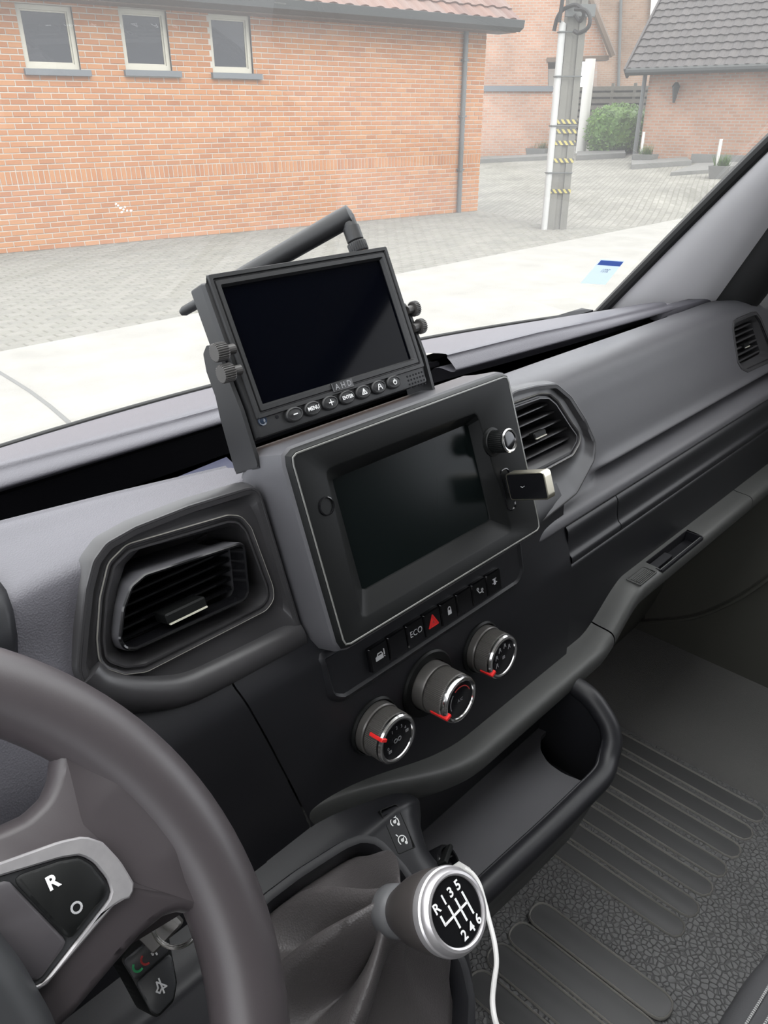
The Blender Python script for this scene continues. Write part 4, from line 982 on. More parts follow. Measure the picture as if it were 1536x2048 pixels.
POD.part('speaker_symbol', strokes(pmark(321, 1973), [[(-.0028, -.0010), (-.0028, .0010), (-.001, .0010), (.0012, .003), (.0012, -.003), (-.001, -.0010), (-.0028, -.0010)], [(-.002, -.0032), (.003, .0026)]], .0008), M['dim'], parent=rd)
KY = Thing('ignition_key', 'ignition key with a steel split ring showing through the wheel', 'key', U(345, 1850, Y=.27))
kr_ = U(352, 1846, Y=.262)
fr_k = Frame(kr_, (.75, -.2, .55), (-.2, .7, .6)); fr_k = Frame(kr_, fr_k.x, fr_k.y-fr_k.x*fr_k.y.dot(fr_k.x))
KY.part('split_ring', join(tube([fr_k.pt(p[0], p[1], .0006) for p in circ(0, 0, .0125, 36)], .0009, 8, closed=True), tube([fr_k.pt(p[0], p[1], -.0008) for p in circ(0, 0, .0122, 36)], .0009, 8, closed=True)), M['chrome'])
KY.part('key_head', box(Frame(U(318, 1860, Y=.275), fr_k.x, fr_k.y), -.010, .012, -.007, .007, -.004, .004, .002), M['knurl'])

# =================================================================== FLOOR MAT
MT = Thing('floor_mat', 'black ribbed rubber mat on the passenger floor', 'floor mat', (.75, .25, FZ))
MT.part('mat_sheet', loft([[V((x, y, FZ+.004+(.012 if x < .60 else .012*(1-smooth(.60, .68, x)))*1.0)) for x in [lerp(.30, 1.07, i/40) for i in range(41)]] for y in (-.45, -.2, 0, .1, .2, .3, .42, .56)], False), M['mat_'], angle=60)
def rib(x, y0, y1, hw=.0165, z=None):
    zz = FZ+.004 if x > .66 else FZ+.016
    fr = Frame((x, 0, zz), (1, 0, 0), (0, 1, 0))
    lp = resample(fillet([(-hw, y0), (hw, y0), (hw, y1), (-hw, y1)], hw*.98, 7), 72)
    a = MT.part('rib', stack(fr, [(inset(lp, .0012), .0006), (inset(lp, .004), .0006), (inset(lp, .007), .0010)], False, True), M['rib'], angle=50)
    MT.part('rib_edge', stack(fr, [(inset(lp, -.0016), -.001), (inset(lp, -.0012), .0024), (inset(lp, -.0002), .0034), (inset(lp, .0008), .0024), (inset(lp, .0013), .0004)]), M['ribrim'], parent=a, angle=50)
e1 = [(1375, 1880), (1402, 1832), (1430, 1790), (1457, 1747), (1485, 1708), (1508, 1672)]
for (x, y) in [(1378, 1872), (1406, 1832), (1434, 1790), (1462, 1752), (1490, 1714), (1514, 1678)]:
    p = U(x, y, Z=FZ+.006); rib(p.x, p.y+.008, .52)
for i in range(2):
    p = U(1514, 1678, Z=FZ+.006); p.x += .047*(i+1)
    if p.x < 1.05: rib(p.x, p.y+.008, .52)
for (x, y) in [(1075, 1822), (1035, 1862), (992, 1905), (952, 1960)]:
    p = U(x, y, Z=FZ+.018); rib(p.x, -.10 if False else .135, p.y+.008, .019)
p0 = U(1075, 1822, Z=FZ+.018)
# =================================================================== SEAT CORNER
ST = Thing('passenger_seat', 'dark passenger seat corner with pale double stitching', 'seat', (.75, -.25, -.95))
pts_s = [(1400, 2110), (1440, 2045), (1475, 1990), (1510, 1935), (1580, 1840)]
edge_s = catmull([U(x, y, Z=-.66) for x, y in pts_s]+[V((.75, .055, -.66)), V((1.0, .05, -.66))], 5)
sec = []
for p in edge_s:
    sec.append([p+V((.0, .0, -.25)), p+V((0, .004, -.06)), p+V((0, .003, -.02)), p+V((.004, -.004, -.004)), p+V((.012, -.02, .004)), p+V((.02, -.04, .012)), p+V((.03, -.10, .03)), p+V((.04, -.30, .03))])
ST.part('cushion', loft([catmull(r_, 4) for r_ in sec], False), M['seat'], angle=70)
for o in (V((.010, -.016, .0045)), V((.015, -.027, .0085))):
    pth = [p+o for p in edge_s]
    dash = []
    tot = 0
    P2 = catmull(pth, 6)
    for i in range(0, len(P2)-2, 2): dash.append(tube([P2[i], P2[i+1]], .0011, 5))
    ST.part('stitching', join(*dash), M['thread'])
# =================================================================== STICKER ON THE GLASS, PACKET IN THE SLOT
best = None
def ws_hit(x, y):                           # where the ray meets the inside of the windscreen
    r = ray(x, y); b = None
    for i in range(60):
        for j in range(60):
            xx, s = lerp(.3, 1.11, i/59), lerp(0, .6, j/59); p = ws_pt(xx, s); d = (p.normalized()-r).length
            if b is None or d < b[0]: b = (d, xx, s)
    _, xx, s = b
    st = .02
    for _ in range(40):
        for dx, ds in ((st, 0), (-st, 0), (0, st), (0, -st)):
            p = ws_pt(min(1.11, xx+dx), s+ds); d = (p.normalized()-r).length
            if d < b[0]: b = (d, min(1.11, xx+dx), s+ds)
        xx, s = b[1], b[2]; st *= .8
    return ws_pt(xx, s)
cs_ = [ws_hit(*p) for p in ((1201, 517), (1248, 520), (1210, 568), (1160, 565))]
fx = Frame(cs_[3], cs_[2]-cs_[3], (cs_[0]-cs_[3])); fx = Frame(cs_[3], fx.x, fx.y-fx.x*fx.y.dot(fx.x))
inw = -1 if fx.n.dot(cs_[0]) > 0 else 1
l4 = [((p-fx.o).dot(fx.x), (p-fx.o).dot(fx.y)) for p in (cs_[3], cs_[2], cs_[1], cs_[0])]
def paper(name, col):                       # thin translucent film, lit through from the street
    ma = bpy.data.materials.new(name); ma.use_nodes = True; t = ma.node_tree; t.nodes.remove(t.nodes['Principled BSDF'])
    a = t.nodes.new('ShaderNodeBsdfDiffuse'); b = t.nodes.new('ShaderNodeBsdfTranslucent'); x = t.nodes.new('ShaderNodeMixShader'); x.inputs[0].default_value = .8
    a.inputs[0].default_value = (*col, 1); b.inputs[0].default_value = (*col, 1)
    t.links.new(a.outputs[0], x.inputs[1]); t.links.new(b.outputs[0], x.inputs[2]); t.links.new(x.outputs[0], t.nodes['Material Output'].inputs['Surface'])
    return ma
STK = Thing('windscreen_sticker', 'small pale blue inspection sticker on the windscreen', 'sticker', cs_[3])
STK.part('label_sheet', stack(fx, [(l4, .0012*inw)], False, True), paper('sticker_pale', (.30, .36, .42)))
top_ = [tuple(V(l4[3]).lerp(V(l4[0]), .24)), tuple(V(l4[2]).lerp(V(l4[1]), .24)), l4[2], l4[3]]
STK.part('blue_band', stack(fx, [(inset(top_, .0012), .0017*inw)], False, True), paper('sticker_blue', (.10, .15, .42)))
mc = V(l4[0]).lerp(V(l4[2]), .5)
fm = fx.moved(mc.x+.001, mc.y+.004, .0021*inw); fm = Frame(fm.o, -fm.x, fm.y)
STK.part('lettering', letters('2021', fm, .010, .0, sx=.9), mat('sticker_ink', (.02, .03, .12), .6))
PK = single('packet', box(Frame(U(420, 905, Y=.53), (1, .1, 0), (0, .9, .3)), -.03, .03, -.02, .010, -.03, -.022, .002), M['navy'], label='dark blue packet lying in the slot behind the dash', cat='packet')

# dried splash on the outside of the glass
sp_ = []
for x, y, r_ in ((236, 411, 0.0008), (241, 416, 0.0011), (247, 419, 0.0008), (244, 424, 0.0009), (254, 421, 0.0008), (262, 421, 0.0009), (232, 408, 0.0007), (250, 414, 0.0007)):
    best = None
    p = ray(x, y); q = None
    for i in range(81):
        for j in range(81):
            c_ = ws_pt(lerp(0, .6, i/80), lerp(.1, .8, j/80)); d = (c_.normalized()-p).length
            if best is None or d < best[0]: best = (d, c_.dot(p))
    q = p*(best[1]+.002)
    fr_ = Frame(q, RGT, UPV+FWD*.4)
    sp_.append(stack(fr_, [([(u*random.uniform(.7, 1.2), v*random.uniform(.7, 1.2)) for u, v in circ(0, 0, r_, 9)], 0)], False, True))
w1.location = w1.location
ob_ = make('dried_splash', join(*sp_), mat('dried_splash', (.75, .75, .72), .9), w1.location-OFF, w1, flat=True)
# =================================================================== OUTSIDE: street, houses, pole
GZ = -1.8
M.update(
    brick=mat('orange_brick', (0.2355, 0.0980, 0.0403), .85, spec=.2, vary=(2.2, .8, (0.2806, 0.1350, 0.0588)), island=[(0.1638, 0.0585, 0.0235), (0.2355, 0.0946, 0.0361), (0.2723, 0.1213, 0.0470), (0.2999, 0.1522, 0.0689), (0.2263, 0.0903, 0.0386), (0.2585, 0.1118, 0.0437)]),
    mortar=mat('lime_mortar', (0.3573, 0.3294, 0.2853), .95, spec=.1, vary=(6, .5, (0.2106, 0.1899, 0.1656))),
    frame=mat('cream_window_frame', (0.322, 0.305, 0.251), .5),
    pane=mat('window_glass', (.012, .014, .018), .04, spec=.28),
    sill=mat('bluestone_sill', (0.0742, 0.0826, 0.0903), .7),
    gutter=mat('dark_green_gutter', (0.0118, 0.0143, 0.0134), .5),
    pipe=mat('grey_downpipe', (0.0520, 0.0560, 0.0540), .5),
    soffit=mat('brown_soffit', (0.0804, 0.0570, 0.0402), .8),
    tile=mat('roof_tile', (0.0279, 0.0236, 0.0226), .65, island=[(0.0226, 0.0192, 0.0183), (0.0329, 0.0279, 0.0270), (0.0260, 0.0217, 0.0217), (0.0381, 0.0329, 0.0313)]),
    redtile=mat('red_roof_tile', (0.1042, 0.0558, 0.0415), .75, island=[(0.0905, 0.0484, 0.0384), (0.1252, 0.0694, 0.0521), (0.1042, 0.0694, 0.0589)]),
    concrete=mat('road_concrete', (0.1691, 0.1643, 0.1492), .9, spec=.2, vary=(2.2, 1.0, (0.2137, 0.2090, 0.1928)), bump=('noise', 60, .4, .01)),
    cobble=mat('grey_paver', (0.1142, 0.1109, 0.0986), .9, spec=.2, vary=(1.6, .9, (0.1590, 0.1523, 0.1333)), island=[(0.0851, 0.0851, 0.0750), (0.1176, 0.1142, 0.1008), (0.1434, 0.1378, 0.1221), (0.1053, 0.1053, 0.0874), (0.1266, 0.1221, 0.1086)]),
    joint=mat('sandy_joint', (0.1133, 0.1078, 0.0924), .95, spec=.1, vary=(3, .8, (0.0759, 0.0759, 0.0594))),
    pole=mat('concrete_pole', (0.1015, 0.0986, 0.0878), .9, vary=(5, .6, (0.1238, 0.1217, 0.1073)), spec=.2),
    conduit=mat('white_conduit', (0.296, 0.296, 0.286), .5),
    whitepaint=mat('white_paint', (0.420, 0.409, 0.381), .6),
    wood=mat('weathered_wood', (0.1176, 0.1099, 0.0938), .9, vary=(8, .7, (0.1491, 0.1414, 0.1253)), spec=.2),
    stone=mat('grey_kerb_stone', (0.1045, 0.1045, 0.0994), .85, vary=(6, .6, (0.1309, 0.1283, 0.1207)), spec=.2),
    leaf=mat('hedge_leaf', (0.0405, 0.0960, 0.0060), .6, island=[(0.0237, 0.0600, 0.0036), (0.0473, 0.1120, 0.0072), (0.0675, 0.1360, 0.0096)]),
    dark=mat('dark_opening', (.03, .028, .026), .7),
    crack=mat('road_crack', (.10, .10, .095), .95),
)
def brickmat(name, c1, c2, mo, w, h, sz=.012):
    ma = bpy.data.materials.new(name); ma.use_nodes = True; t = ma.node_tree; N_ = t.nodes; L2 = t.links; b = N_['Principled BSDF']
    uv = N_.new('ShaderNodeUVMap'); br = N_.new('ShaderNodeTexBrick'); br.inputs['Scale'].default_value = 1
    br.inputs['Brick Width'].default_value = w; br.inputs['Row Height'].default_value = h; br.inputs['Mortar Size'].default_value = sz
    br.inputs['Color1'].default_value = (*c1, 1); br.inputs['Color2'].default_value = (*c2, 1); br.inputs['Mortar'].default_value = (*mo, 1)
    L2.new(uv.outputs[0], br.inputs['Vector']); n_ = N_.new('ShaderNodeTexNoise'); n_.inputs['Scale'].default_value = .9; n_.inputs['Detail'].default_value = 5; L2.new(uv.outputs[0], n_.inputs['Vector'])
    mx_ = N_.new('ShaderNodeMix'); mx_.data_type = 'RGBA'; mx_.blend_type = 'OVERLAY'; mx_.inputs[0].default_value = .45
    L2.new(br.outputs['Color'], mx_.inputs[6]); L2.new(n_.outputs['Fac'], mx_.inputs[7]); L2.new(mx_.outputs[2], b.inputs['Base Color'])
    b.inputs['Roughness'].default_value = .9; b.inputs['Specular IOR Level'].default_value = .2
    return ma
M['brick2'] = brickmat('pink_brick', (0.224, 0.117, 0.076), (0.269, 0.152, 0.103), (0.224, 0.193, 0.162), .22, .075)
M['brick3'] = brickmat('brown_brick', (0.134, 0.085, 0.058), (0.162, 0.107, 0.076), (0.148, 0.121, 0.098), .22, .075)
M['paving'] = brickmat('driveway_paving', (0.123, 0.119, 0.105), (0.154, 0.148, 0.133), (0.105, 0.102, 0.086), .22, .11, .012)
def uvmap(o, fr):
    me = o.data; l = me.uv_layers.new(name='UVMap'); base = o.parent.location if o.parent else o.location
    if o.parent: base = o.parent.location
    for lp in me.loops:
        p = me.vertices[lp.vertex_index].co+V(base)-OFF-fr.o; l.data[lp.index].uv = (p.dot(fr.x), p.dot(fr.y))
A0, A1 = U(0, 507, Z=GZ), U(955, 421, Z=GZ)
H = Frame(A0, A1-A0, (0, 0, 1)); HW = (A1-A0).length
# sloping forecourt plane through the house corner, the pole foot and the far column
PB = U(1110, 457, Z=GZ); PC = U(1165, 303, Z=-1.18)
DPF = Frame(A1, PC-A1, PB-A1); DPF = Frame(A1, DPF.x, DPF.y-DPF.x*DPF.y.dot(DPF.x))
def dp(x, y): return DPF.ppx(x, y, 0)

# ---- ground
single('road', join(([V((-12, -8, GZ)), V((70, -8, GZ)), V((70, 6.80, GZ)), V((-12, 6.80, GZ))], [(0, 1, 2, 3)])), M['concrete'], kind='structure', label='pale concrete road in front of the van')
crk = [U(x, y, Z=GZ+.003) for x, y in ((-20, 733), (25, 760), (60, 782), (100, 812), (135, 842), (165, 875), (200, 920))]
single('road_joint', join(*[tube([a, b], .016, 4) for a, b in zip(crk, crk[1:])]), M['crack'], kind='structure', label='dark joint across the concrete road')
pv = Thing('pavement', 'grey paved strip along the foot of the brick house', None, (8, 8, GZ), kind='structure')
wl = lambda x: A0.y+(x-A0.x)*(A1.y-A0.y)/(A1.x-A0.x)
pv.part('joint_bed', ([V((-6, 6.80, GZ-.004)), V((60, 6.80, GZ-.004)), V((60, 14, GZ-.004)), V((-6, 14, GZ-.004))], [(0, 1, 2, 3)]), M['joint'], flat=True)
ps = []
def cob(cx, cy, z=GZ, w=.205, d=.098):
    x0, x1, y0, y1 = cx-w/2, cx+w/2, cy-d/2, cy+d/2; b = .012; z += random.uniform(-.002, .003)
    A_ = [V((x0, y0, z-.006)), V((x1, y0, z-.006)), V((x1, y1, z-.006)), V((x0, y1, z-.006)), V((x0+b, y0+b, z+.004)), V((x1-b, y0+b, z+.004)), V((x1-b, y1-b, z+.004)), V((x0+b, y1-b, z+.004))]
    return A_, [(4, 5, 6, 7), (0, 1, 5, 4), (1, 2, 6, 5), (2, 3, 7, 6), (3, 0, 4, 7)]
cand = []
for j in range(52):
    y = 6.86+j*.108
    for i in range(95):
        x = 1.6+i*.218+(.109 if j % 2 else 0)
        if y+.06 > wl(x) or x > A1.x-.05: continue
        p = V((x, y, GZ)); d = p.dot(FWD); sx_, sy_ = 768+FPX*p.dot(RGT)/d, 1024-FPX*p.dot(UPV)/d
        vis = 0 < sx_ < 1536 and 400 < sy_ < 860 and not (400 < sx_ < 860 and sy_ > 520)
        if -80 < sx_ < 1500: cand.append((0 if vis else 1, p.length, x, y))
cand.sort(); proto = None
for k, (_, _, x, y) in enumerate(cand[:300]):
    if proto is None:
        S_ = cob(0, 0, 0); proto = pv.part('paver', ([p+pv.base for p in S_[0]], S_[1]), M['cobble'], flat=True); proto.location = V((x, y, GZ))-pv.base
    else: pv.copy(proto, 'paver', V((x, y, GZ+random.uniform(-.003, .003)))-pv.base)
pv.part('paver_field', join(*[cob(x, y) for _, _, x, y in cand[300:]]), M['cobble'], flat=True, kind='stuff')
fc_ = Thing('driveway', 'grey paved forecourt rising between the houses', None, A1, kind='structure')
def edge_y(x):                              # picture height of the road edge at this column
    r0, r1 = 300, 900
    for _ in range(40):
        m_ = (r0+r1)/2
        if U(x, m_, Z=GZ).y > 6.80: r0 = m_
        else: r1 = m_
    return r0
cols = [940+i*40 for i in range(27)]
rws = [[U(x, edge_y(x), Z=GZ-.003) for x in cols]]
for f_ in (.08, .2, .4, .6, .8, 1.0):
    rr2 = []
    for x in cols:
        y = lerp(edge_y(x), 288, f_); q = dp(x, y); k_ = 1 if q.z < GZ else smooth(0, .45, f_); rr2.append(U(x, y, Z=lerp(GZ, q.z, k_)))
    rws.append(rr2)
o_ = fc_.part('forecourt', loft(rws, False), M['paving'], flat=True); uvmap(o_, DPF)

# ---- the orange brick house
HO = Thing('brick_house', 'orange brick house with three small windows and a green gutter', 'house', H.pt(HW/2, 0))
ev = H.px(962, 66)[1]                        # soffit height
wins = []
for q in ([(33, 9), (144, 10), (160, 138), (50, 140)], [(238, 18), (331, 19), (345, 141), (251, 142)], [(416, 28), (498, 30), (509, 147), (427, 147)]):
    c4 = [H.px(*p) for p in q]
    wins.append(((c4[0][0]+c4[3][0])/2, (c4[1][0]+c4[2][0])/2, (c4[2][1]+c4[3][1])/2, (c4[0][1]+c4[1][1])/2))
UL = -5.0
def wallgrid():
    us = sorted({UL, HW}|{w[0] for w in wins}|{w[1] for w in wins}); vs = sorted({-.3, ev+.4}|{w[2] for w in wins}|{w[3] for w in wins})
    S_ = []
    for a, b in zip(us, us[1:]):
        for c_, d in zip(vs, vs[1:]):
            if any(w[0] <= (a+b)/2 <= w[1] and w[2] <= (c_+d)/2 <= w[3] for w in wins): continue
            S_.append(([H.pt(a, c_, -.004), H.pt(b, c_, -.004), H.pt(b, d, -.004), H.pt(a, d, -.004)], [(0, 1, 2, 3)]))
    S_.append(box(H, UL, HW-.002, -.3, ev+.4, -4.0, -.30)); S_.append(([H.pt(HW-.001, -.3, -.004), H.pt(HW-.001, -.3, -4), H.pt(HW-.001, ev+.4, -4), H.pt(HW-.001, ev+.4, -.008)], [(0, 1, 2, 3)]))
    return join(*S_)
wall = HO.part('wall', wallgrid(), M['mortar'], flat=True)
CH, CL = .0745, .222
sold = H.px(0, 372)[1]                       # soldier course
def bk_(u0, u1, v0, v1, w=.003):
    b = .003
    return stack(H, [([(u0, v0), (u1, v0), (u1, v1), (u0, v1)], -.010), ([(u0, v0), (u1, v0), (u1, v1), (u0, v1)], w-.002), ([(u0+b, v0+b), (u1-b, v0+b), (u1-b, v1-b), (u0+b, v1-b)], w)], False, True)
bricks = []
row = 0; v = 0.0
while v < ev+.1:
    soldier = abs(v-sold) < CH/2
    hgt = .165 if soldier else CH-.014; stp = .0745 if soldier else CL
    u = UL+(CL/2 if row % 2 and not soldier else 0)
    while u < HW-.01:
        u1_ = min(u+stp-.013, HW)
        for w in wins:                        # trim at the openings
            if v+hgt > w[2]-.03 and v < w[3]:
                if u < w[0] < u1_: u1_ = w[0]-.004
                if u < w[1] and u1_ > w[0]: u1_ = u-1 if u1_ <= w[1] else u1_
        a_ = u
        for w in wins:
            if v+hgt > w[2]-.03 and v < w[3] and w[0] <= u < w[1]: a_ = w[1]+.004
        if u1_-a_ > .02: bricks.append((a_, u1_, v, v+hgt))
        u += stp
    v += .178 if soldier else CH; row += 1
def inframe(b):
    p = H.pt((b[0]+b[1])/2, (b[2]+b[3])/2); d = p.dot(FWD); return 0 <= 768+FPX*p.dot(RGT)/d <= 940 and 0 <= 1024-FPX*p.dot(UPV)/d < 520
vis = [b for b in bricks if inframe(b) and b[1]-b[0] > .19]
vis.sort(key=lambda b: b[0])
chosen = set(vis[:300]); pro = None
for b in vis[:300]:
    if pro is None: pro = HO.part('brick', bk_(b[0], b[0]+CL-.013, b[2], b[2]+CH-.014), M['brick'], parent=wall, flat=True); pb0 = b
    else:
        HO.copy(pro, 'brick', H.x*(b[0]-pb0[0])+H.y*(b[2]-pb0[2])+H.n*random.uniform(-.001, .002), parent=wall)
HO.part('brickwork', join(*[bk_(*b, w=.003+random.uniform(-.001, .002)) for b in bricks if b not in chosen and b[0] > -1.2]), M['brick'], parent=wall, flat=True, kind='stuff')
for i, w in enumerate(wins):
    fw_ = .055
    o4 = [(w[0], w[2]), (w[1], w[2]), (w[1], w[3]), (w[0], w[3])]; i4 = [(w[0]+fw_, w[2]+fw_*1.3), (w[1]-fw_, w[2]+fw_*1.3), (w[1]-fw_, w[3]-fw_), (w[0]+fw_, w[3]-fw_)]
    wn = HO.part('window', stack(H, [(o4, -.16), (o4, -.055), (i4, -.055), (i4, -.085), (inset(i4, .02), -.085), (inset(i4, .02), -.11), (o4, -.16)]), M['frame'], flat=True, label=['leftmost cream-framed window', 'middle cream-framed window', 'rightmost cream-framed window'][i])
    HO.part('pane', box(H, i4[0][0], i4[1][0], i4[0][1], i4[2][1], -.105, -.100), M['pane'], parent=wn, flat=True)
    HO.part('window_sill', box(H, w[0]-.04, w[1]+.12, w[2]-.075, w[2]+.004, -.16, .07, .004), M['sill'])
HO.part('soffit', box(H, UL, HW+.35, ev, ev+.03, -.05, .42), M['soffit'], flat=True)
gt0 = ev+.02
HO.part('gutter', stack(Frame(H.pt(UL, 0, 0), H.n, H.y), [([(.40, gt0), (.44, gt0-.01), (.54, gt0+.05), (.56, gt0+.17), (.545, gt0+.175), (.53, gt0+.07), (.43, gt0+.03), (.40, gt0+.16)], 0), ([(.40, gt0), (.44, gt0-.01), (.54, gt0+.05), (.56, gt0+.17), (.545, gt0+.175), (.53, gt0+.07), (.43, gt0+.03), (.40, gt0+.16)], -(HW+.42-UL))], True, True), M['gutter'], angle=40)
pu = H.px(921, 240)[0]
HO.part('downpipe', tube([H.pt(pu, -.02, .06), H.pt(pu, ev+.05, .06)], .045, 12), M['pipe'])
for k in (.25, .55, .85): HO.part('pipe_clip', box(H, pu-.06, pu+.06, ev*k, ev*k+.03, 0, .11), M['pipe'])
# its roof: tiles above the gutter
RF1 = Frame(H.pt(0, ev+.17, .50), H.x, H.y*math.sin(R(38))-H.n*math.cos(R(38)))
HO.part('roof_deck', box(RF1, UL, HW+.38, -.02, 5.0, -.06, -.02), M['redtile'], flat=True)
def tile_shape(fr, u, v, w=.30, h=.40, lift=.0):
    A_ = []; n = 6
    for e, (dv, dz) in enumerate(((0, .035), (h, .0))):
        for k in range(n+1):
            t = k/n; A_.append(fr.pt(u+t*w, v+dv, dz+.028*math.sin(math.pi*min(1, t*1.5))*(1 if t < .67 else 0)+lift))
    for k in range(n+1): A_.append(A_[k]-fr.n*.022)
    F_ = [(k, k+1, n+2+k, n+1+k) for k in range(n)]+[(k+2*(n+1), k+1+2*(n+1), k+1, k) for k in range(n)]
    return A_, F_
tp = None
for r_ in range(5):
    for k in range(26):
        u = HW+.36-.30*(k+1)
        p = RF1.pt(u+.15, r_*.32+.15); d = p.dot(FWD)
        if 1024-FPX*p.dot(UPV)/d < -25: continue
        if tp is None: tp = HO.part('roof_tile', tile_shape(RF1, 0, 0), M['redtile'], flat=True); tp.location = RF1.x*u+RF1.y*(r_*.32)
        else: HO.copy(tp, 'roof_tile', RF1.x*u+RF1.y*(r_*.32))

# ---- middle house behind the forecourt
g0, g1 = dp(957, 322), dp(1108, 312)
MH = Frame(g0, V((g1.x-g0.x, g1.y-g0.y, 0)), (0, 0, 1))
MD = Thing('gabled_house', 'pink brick house with a pointed gable behind the utility pole', 'house', MH.pt(3, 0, -2))
def pan(fr, pts, w0, w1): l_ = [fr.px(x, y, w1) for x, y in pts]; return stack(fr, [(l_, w0), (l_, w1)], True, True)
o_ = MD.part('garden_wall', pan(MH, [(900, 322), (1112, 314), (1105, 178), (900, 178)], -.25, 0), M['brick2'], flat=True); uvmap(o_, MH)
MD.part('coping', pan(MH, [(900, 182), (1108, 183), (1106, 172), (900, 171)], -.35, .08), M['sill'], flat=True)
MG = MH.moved(0, 0, -1.6)
o_ = MD.part('gable_wall', pan(MG, [(900, 180), (1096, 180), (1096, 118), (1216, 114), (1160, -60), (900, -60)], -.3, 0), M['brick2'], flat=True); uvmap(o_, MG)
MD.part('verge', tube([MG.ppx(1226, 112, .15), MG.ppx(1180, -5, .15), MG.ppx(1150, -80, .15)], .11, 6), M['soffit'])
MD.part('porch_beam', pan(MG, [(1094, 124), (1218, 120), (1218, 111), (1094, 115)], -.6, .05), M['soffit'], flat=True)
MD.part('porch_back', pan(MG, [(1090, 185), (1150, 185), (1150, 110), (1090, 110)], -1.3, -1.25), M['dark'], flat=True)
MD.part('porch_window', pan(MG, [(1097, 176), (1152, 174), (1152, 136), (1097, 138)], -1.2, -1.15), M['whitepaint'], flat=True)
cb_ = dp(1161, 307); ct = MG.ppx(1172, 120, 0)
CO = V((cb_.x, cb_.y, 0))
MD.part('porch_column', tube([V((cb_.x, cb_.y, cb_.z)), V((cb_.x, cb_.y, U(1173, 118, X=cb_.x).z))], .16, 14), M['whitepaint'])
BH = MH.moved(0, 0, -9)
BK = Thing('brown_brick_house', 'tall brown brick house at the back between two roofs', 'house', BH.ppx(1240, 200, 0))
o_ = BK.part('wall', pan(BH, [(1192, 260), (1340, 260), (1340, -60), (1206, -60), (1200, 0), (1196, 40)], -3, 0), M['brick3'], flat=True); uvmap(o_, BH)
BK.part('downpipe', tube([BH.ppx(1242, 0, .1), BH.ppx(1236, 200, .1)], .06, 8), M['pipe'])
BK.part('white_gable', pan(BH, [(1300, 40), (1330, 40), (1330, -40), (1306, -40)], .1, .2), M['whitepaint'], flat=True)

# ---- fence of horizontal boards
f0, f1 = dp(1128, 292), dp(1300, 286)
FE = Frame(f0, V((f1.x-f0.x, f1.y-f0.y, 0)), (0, 0, 1)); fl_ = V((f1.x-f0.x, f1.y-f0.y, 0)).length
FN = Thing('board_fence', 'weathered wooden board fence behind the hedge', 'fence', FE.pt(fl_/2, 0))
ftop = FE.px(1200, 170)[1]; n_b = 10
for i in range(n_b):
    FN.part('board', box(FE, 0, fl_, ftop*i/n_b+.02, ftop*(i+1)/n_b-.045, 0 if i % 2 else .05, .03 if i % 2 else .08), M['wood'], flat=True)
FN.part('gap_shade', box(FE, 0, fl_, 0, ftop-.05, -.10, -.085), M['dark'], flat=True)  # dark sheet added behind the boards so their gaps look shaded
for k in range(5): FN.part('post', box(FE, fl_*k/4-.05, fl_*k/4+.05, 0, ftop+.05, -.08, .02), M['wood'], flat=True)

# ---- house with the dark tiled roof
w0, w1 = dp(1276, 322), dp(1640, 322)
RH = Frame(w0, V((w1.x-w0.x, w1.y-w0.y, 0)), (0, 0, 1)); RHW = V((w1.x-w0.x, w1.y-w0.y, 0)).length
RHO = Thing('tiled_house', 'pink brick house with a steep dark tiled roof', 'house', RH.pt(RHW/2, 0))
eh = RH.px(1285, 148)[1]
o_ = RHO.part('wall', stack(RH, [([(0, -.5), (RHW, -.5), (RHW, eh+.1), (0, eh+.1)], -5), ([(0, -.5), (RHW, -.5), (RHW, eh+.1), (0, eh+.1)], 0)], True, True), M['brick2'], flat=True); uvmap(o_, RH)
e0 = RH.px(1254, 140, .45)
RHO.part('gutter', tube([RH.pt(e0[0], eh+.05, .45), RH.pt(RHW, eh+.05, .45)], .10, 10), M['gutter'])
RHO.part('soffit', box(RH, e0[0], RHW, eh-.02, eh+.02, 0, .45), M['soffit'], flat=True)
p_ = RH.px(1279, 240, .08)
RHO.part('downpipe', tube([RH.pt(p_[0], 0, .1), RH.pt(p_[0], eh, .1)], .06, 8), M['pipe'])
q_ = RH.px(1353, 185, .05)
RHO.part('wall_lamp', join(lathe(RH.pt(q_[0], q_[1], .14), (0, 0, 1), [(.03, -.25), (.09, .1), (.11, .14), (.04, .24)], 10)), M['gutter'])
sl0 = R(47)
RF = Frame(RH.pt(e0[0], eh+.10, .48), RH.x, RH.y*math.sin(sl0)-RH.n*math.cos(sl0))
rl = 7.5
RHO.part('roof_deck', box(RF, 0, RHW-e0[0], -.02, rl, -.08, -.03), M['tile'], flat=True)
tp = None; TW, TH = .26, .245
for r_ in range(34):
    for k in range(60):
        p = RF.pt((k+.5)*TW, (r_+.5)*TH); d = p.dot(FWD); sx_, sy_ = 768+FPX*p.dot(RGT)/d, 1024-FPX*p.dot(UPV)/d
        if not (1240 < sx_ < 1560 and -20 < sy_ < 160): continue
        loc = RF.x*(k*TW)+RF.y*(r_*TH)
        if tp is None: tp = RHO.part('roof_tile', tile_shape(RF, 0, 0, TW, TH+.05), M['tile'], flat=True); tp.location = loc
        else: RHO.copy(tp, 'roof_tile', loc)
RHO.part('verge_board', stack(RF, [([(-.06, -.05), (.0, -.05), (.0, rl), (-.06, rl)], -.25), ([(-.06, -.05), (.0, -.05), (.0, rl), (-.06, rl)], .06)], True, True), M['tile'], flat=True)

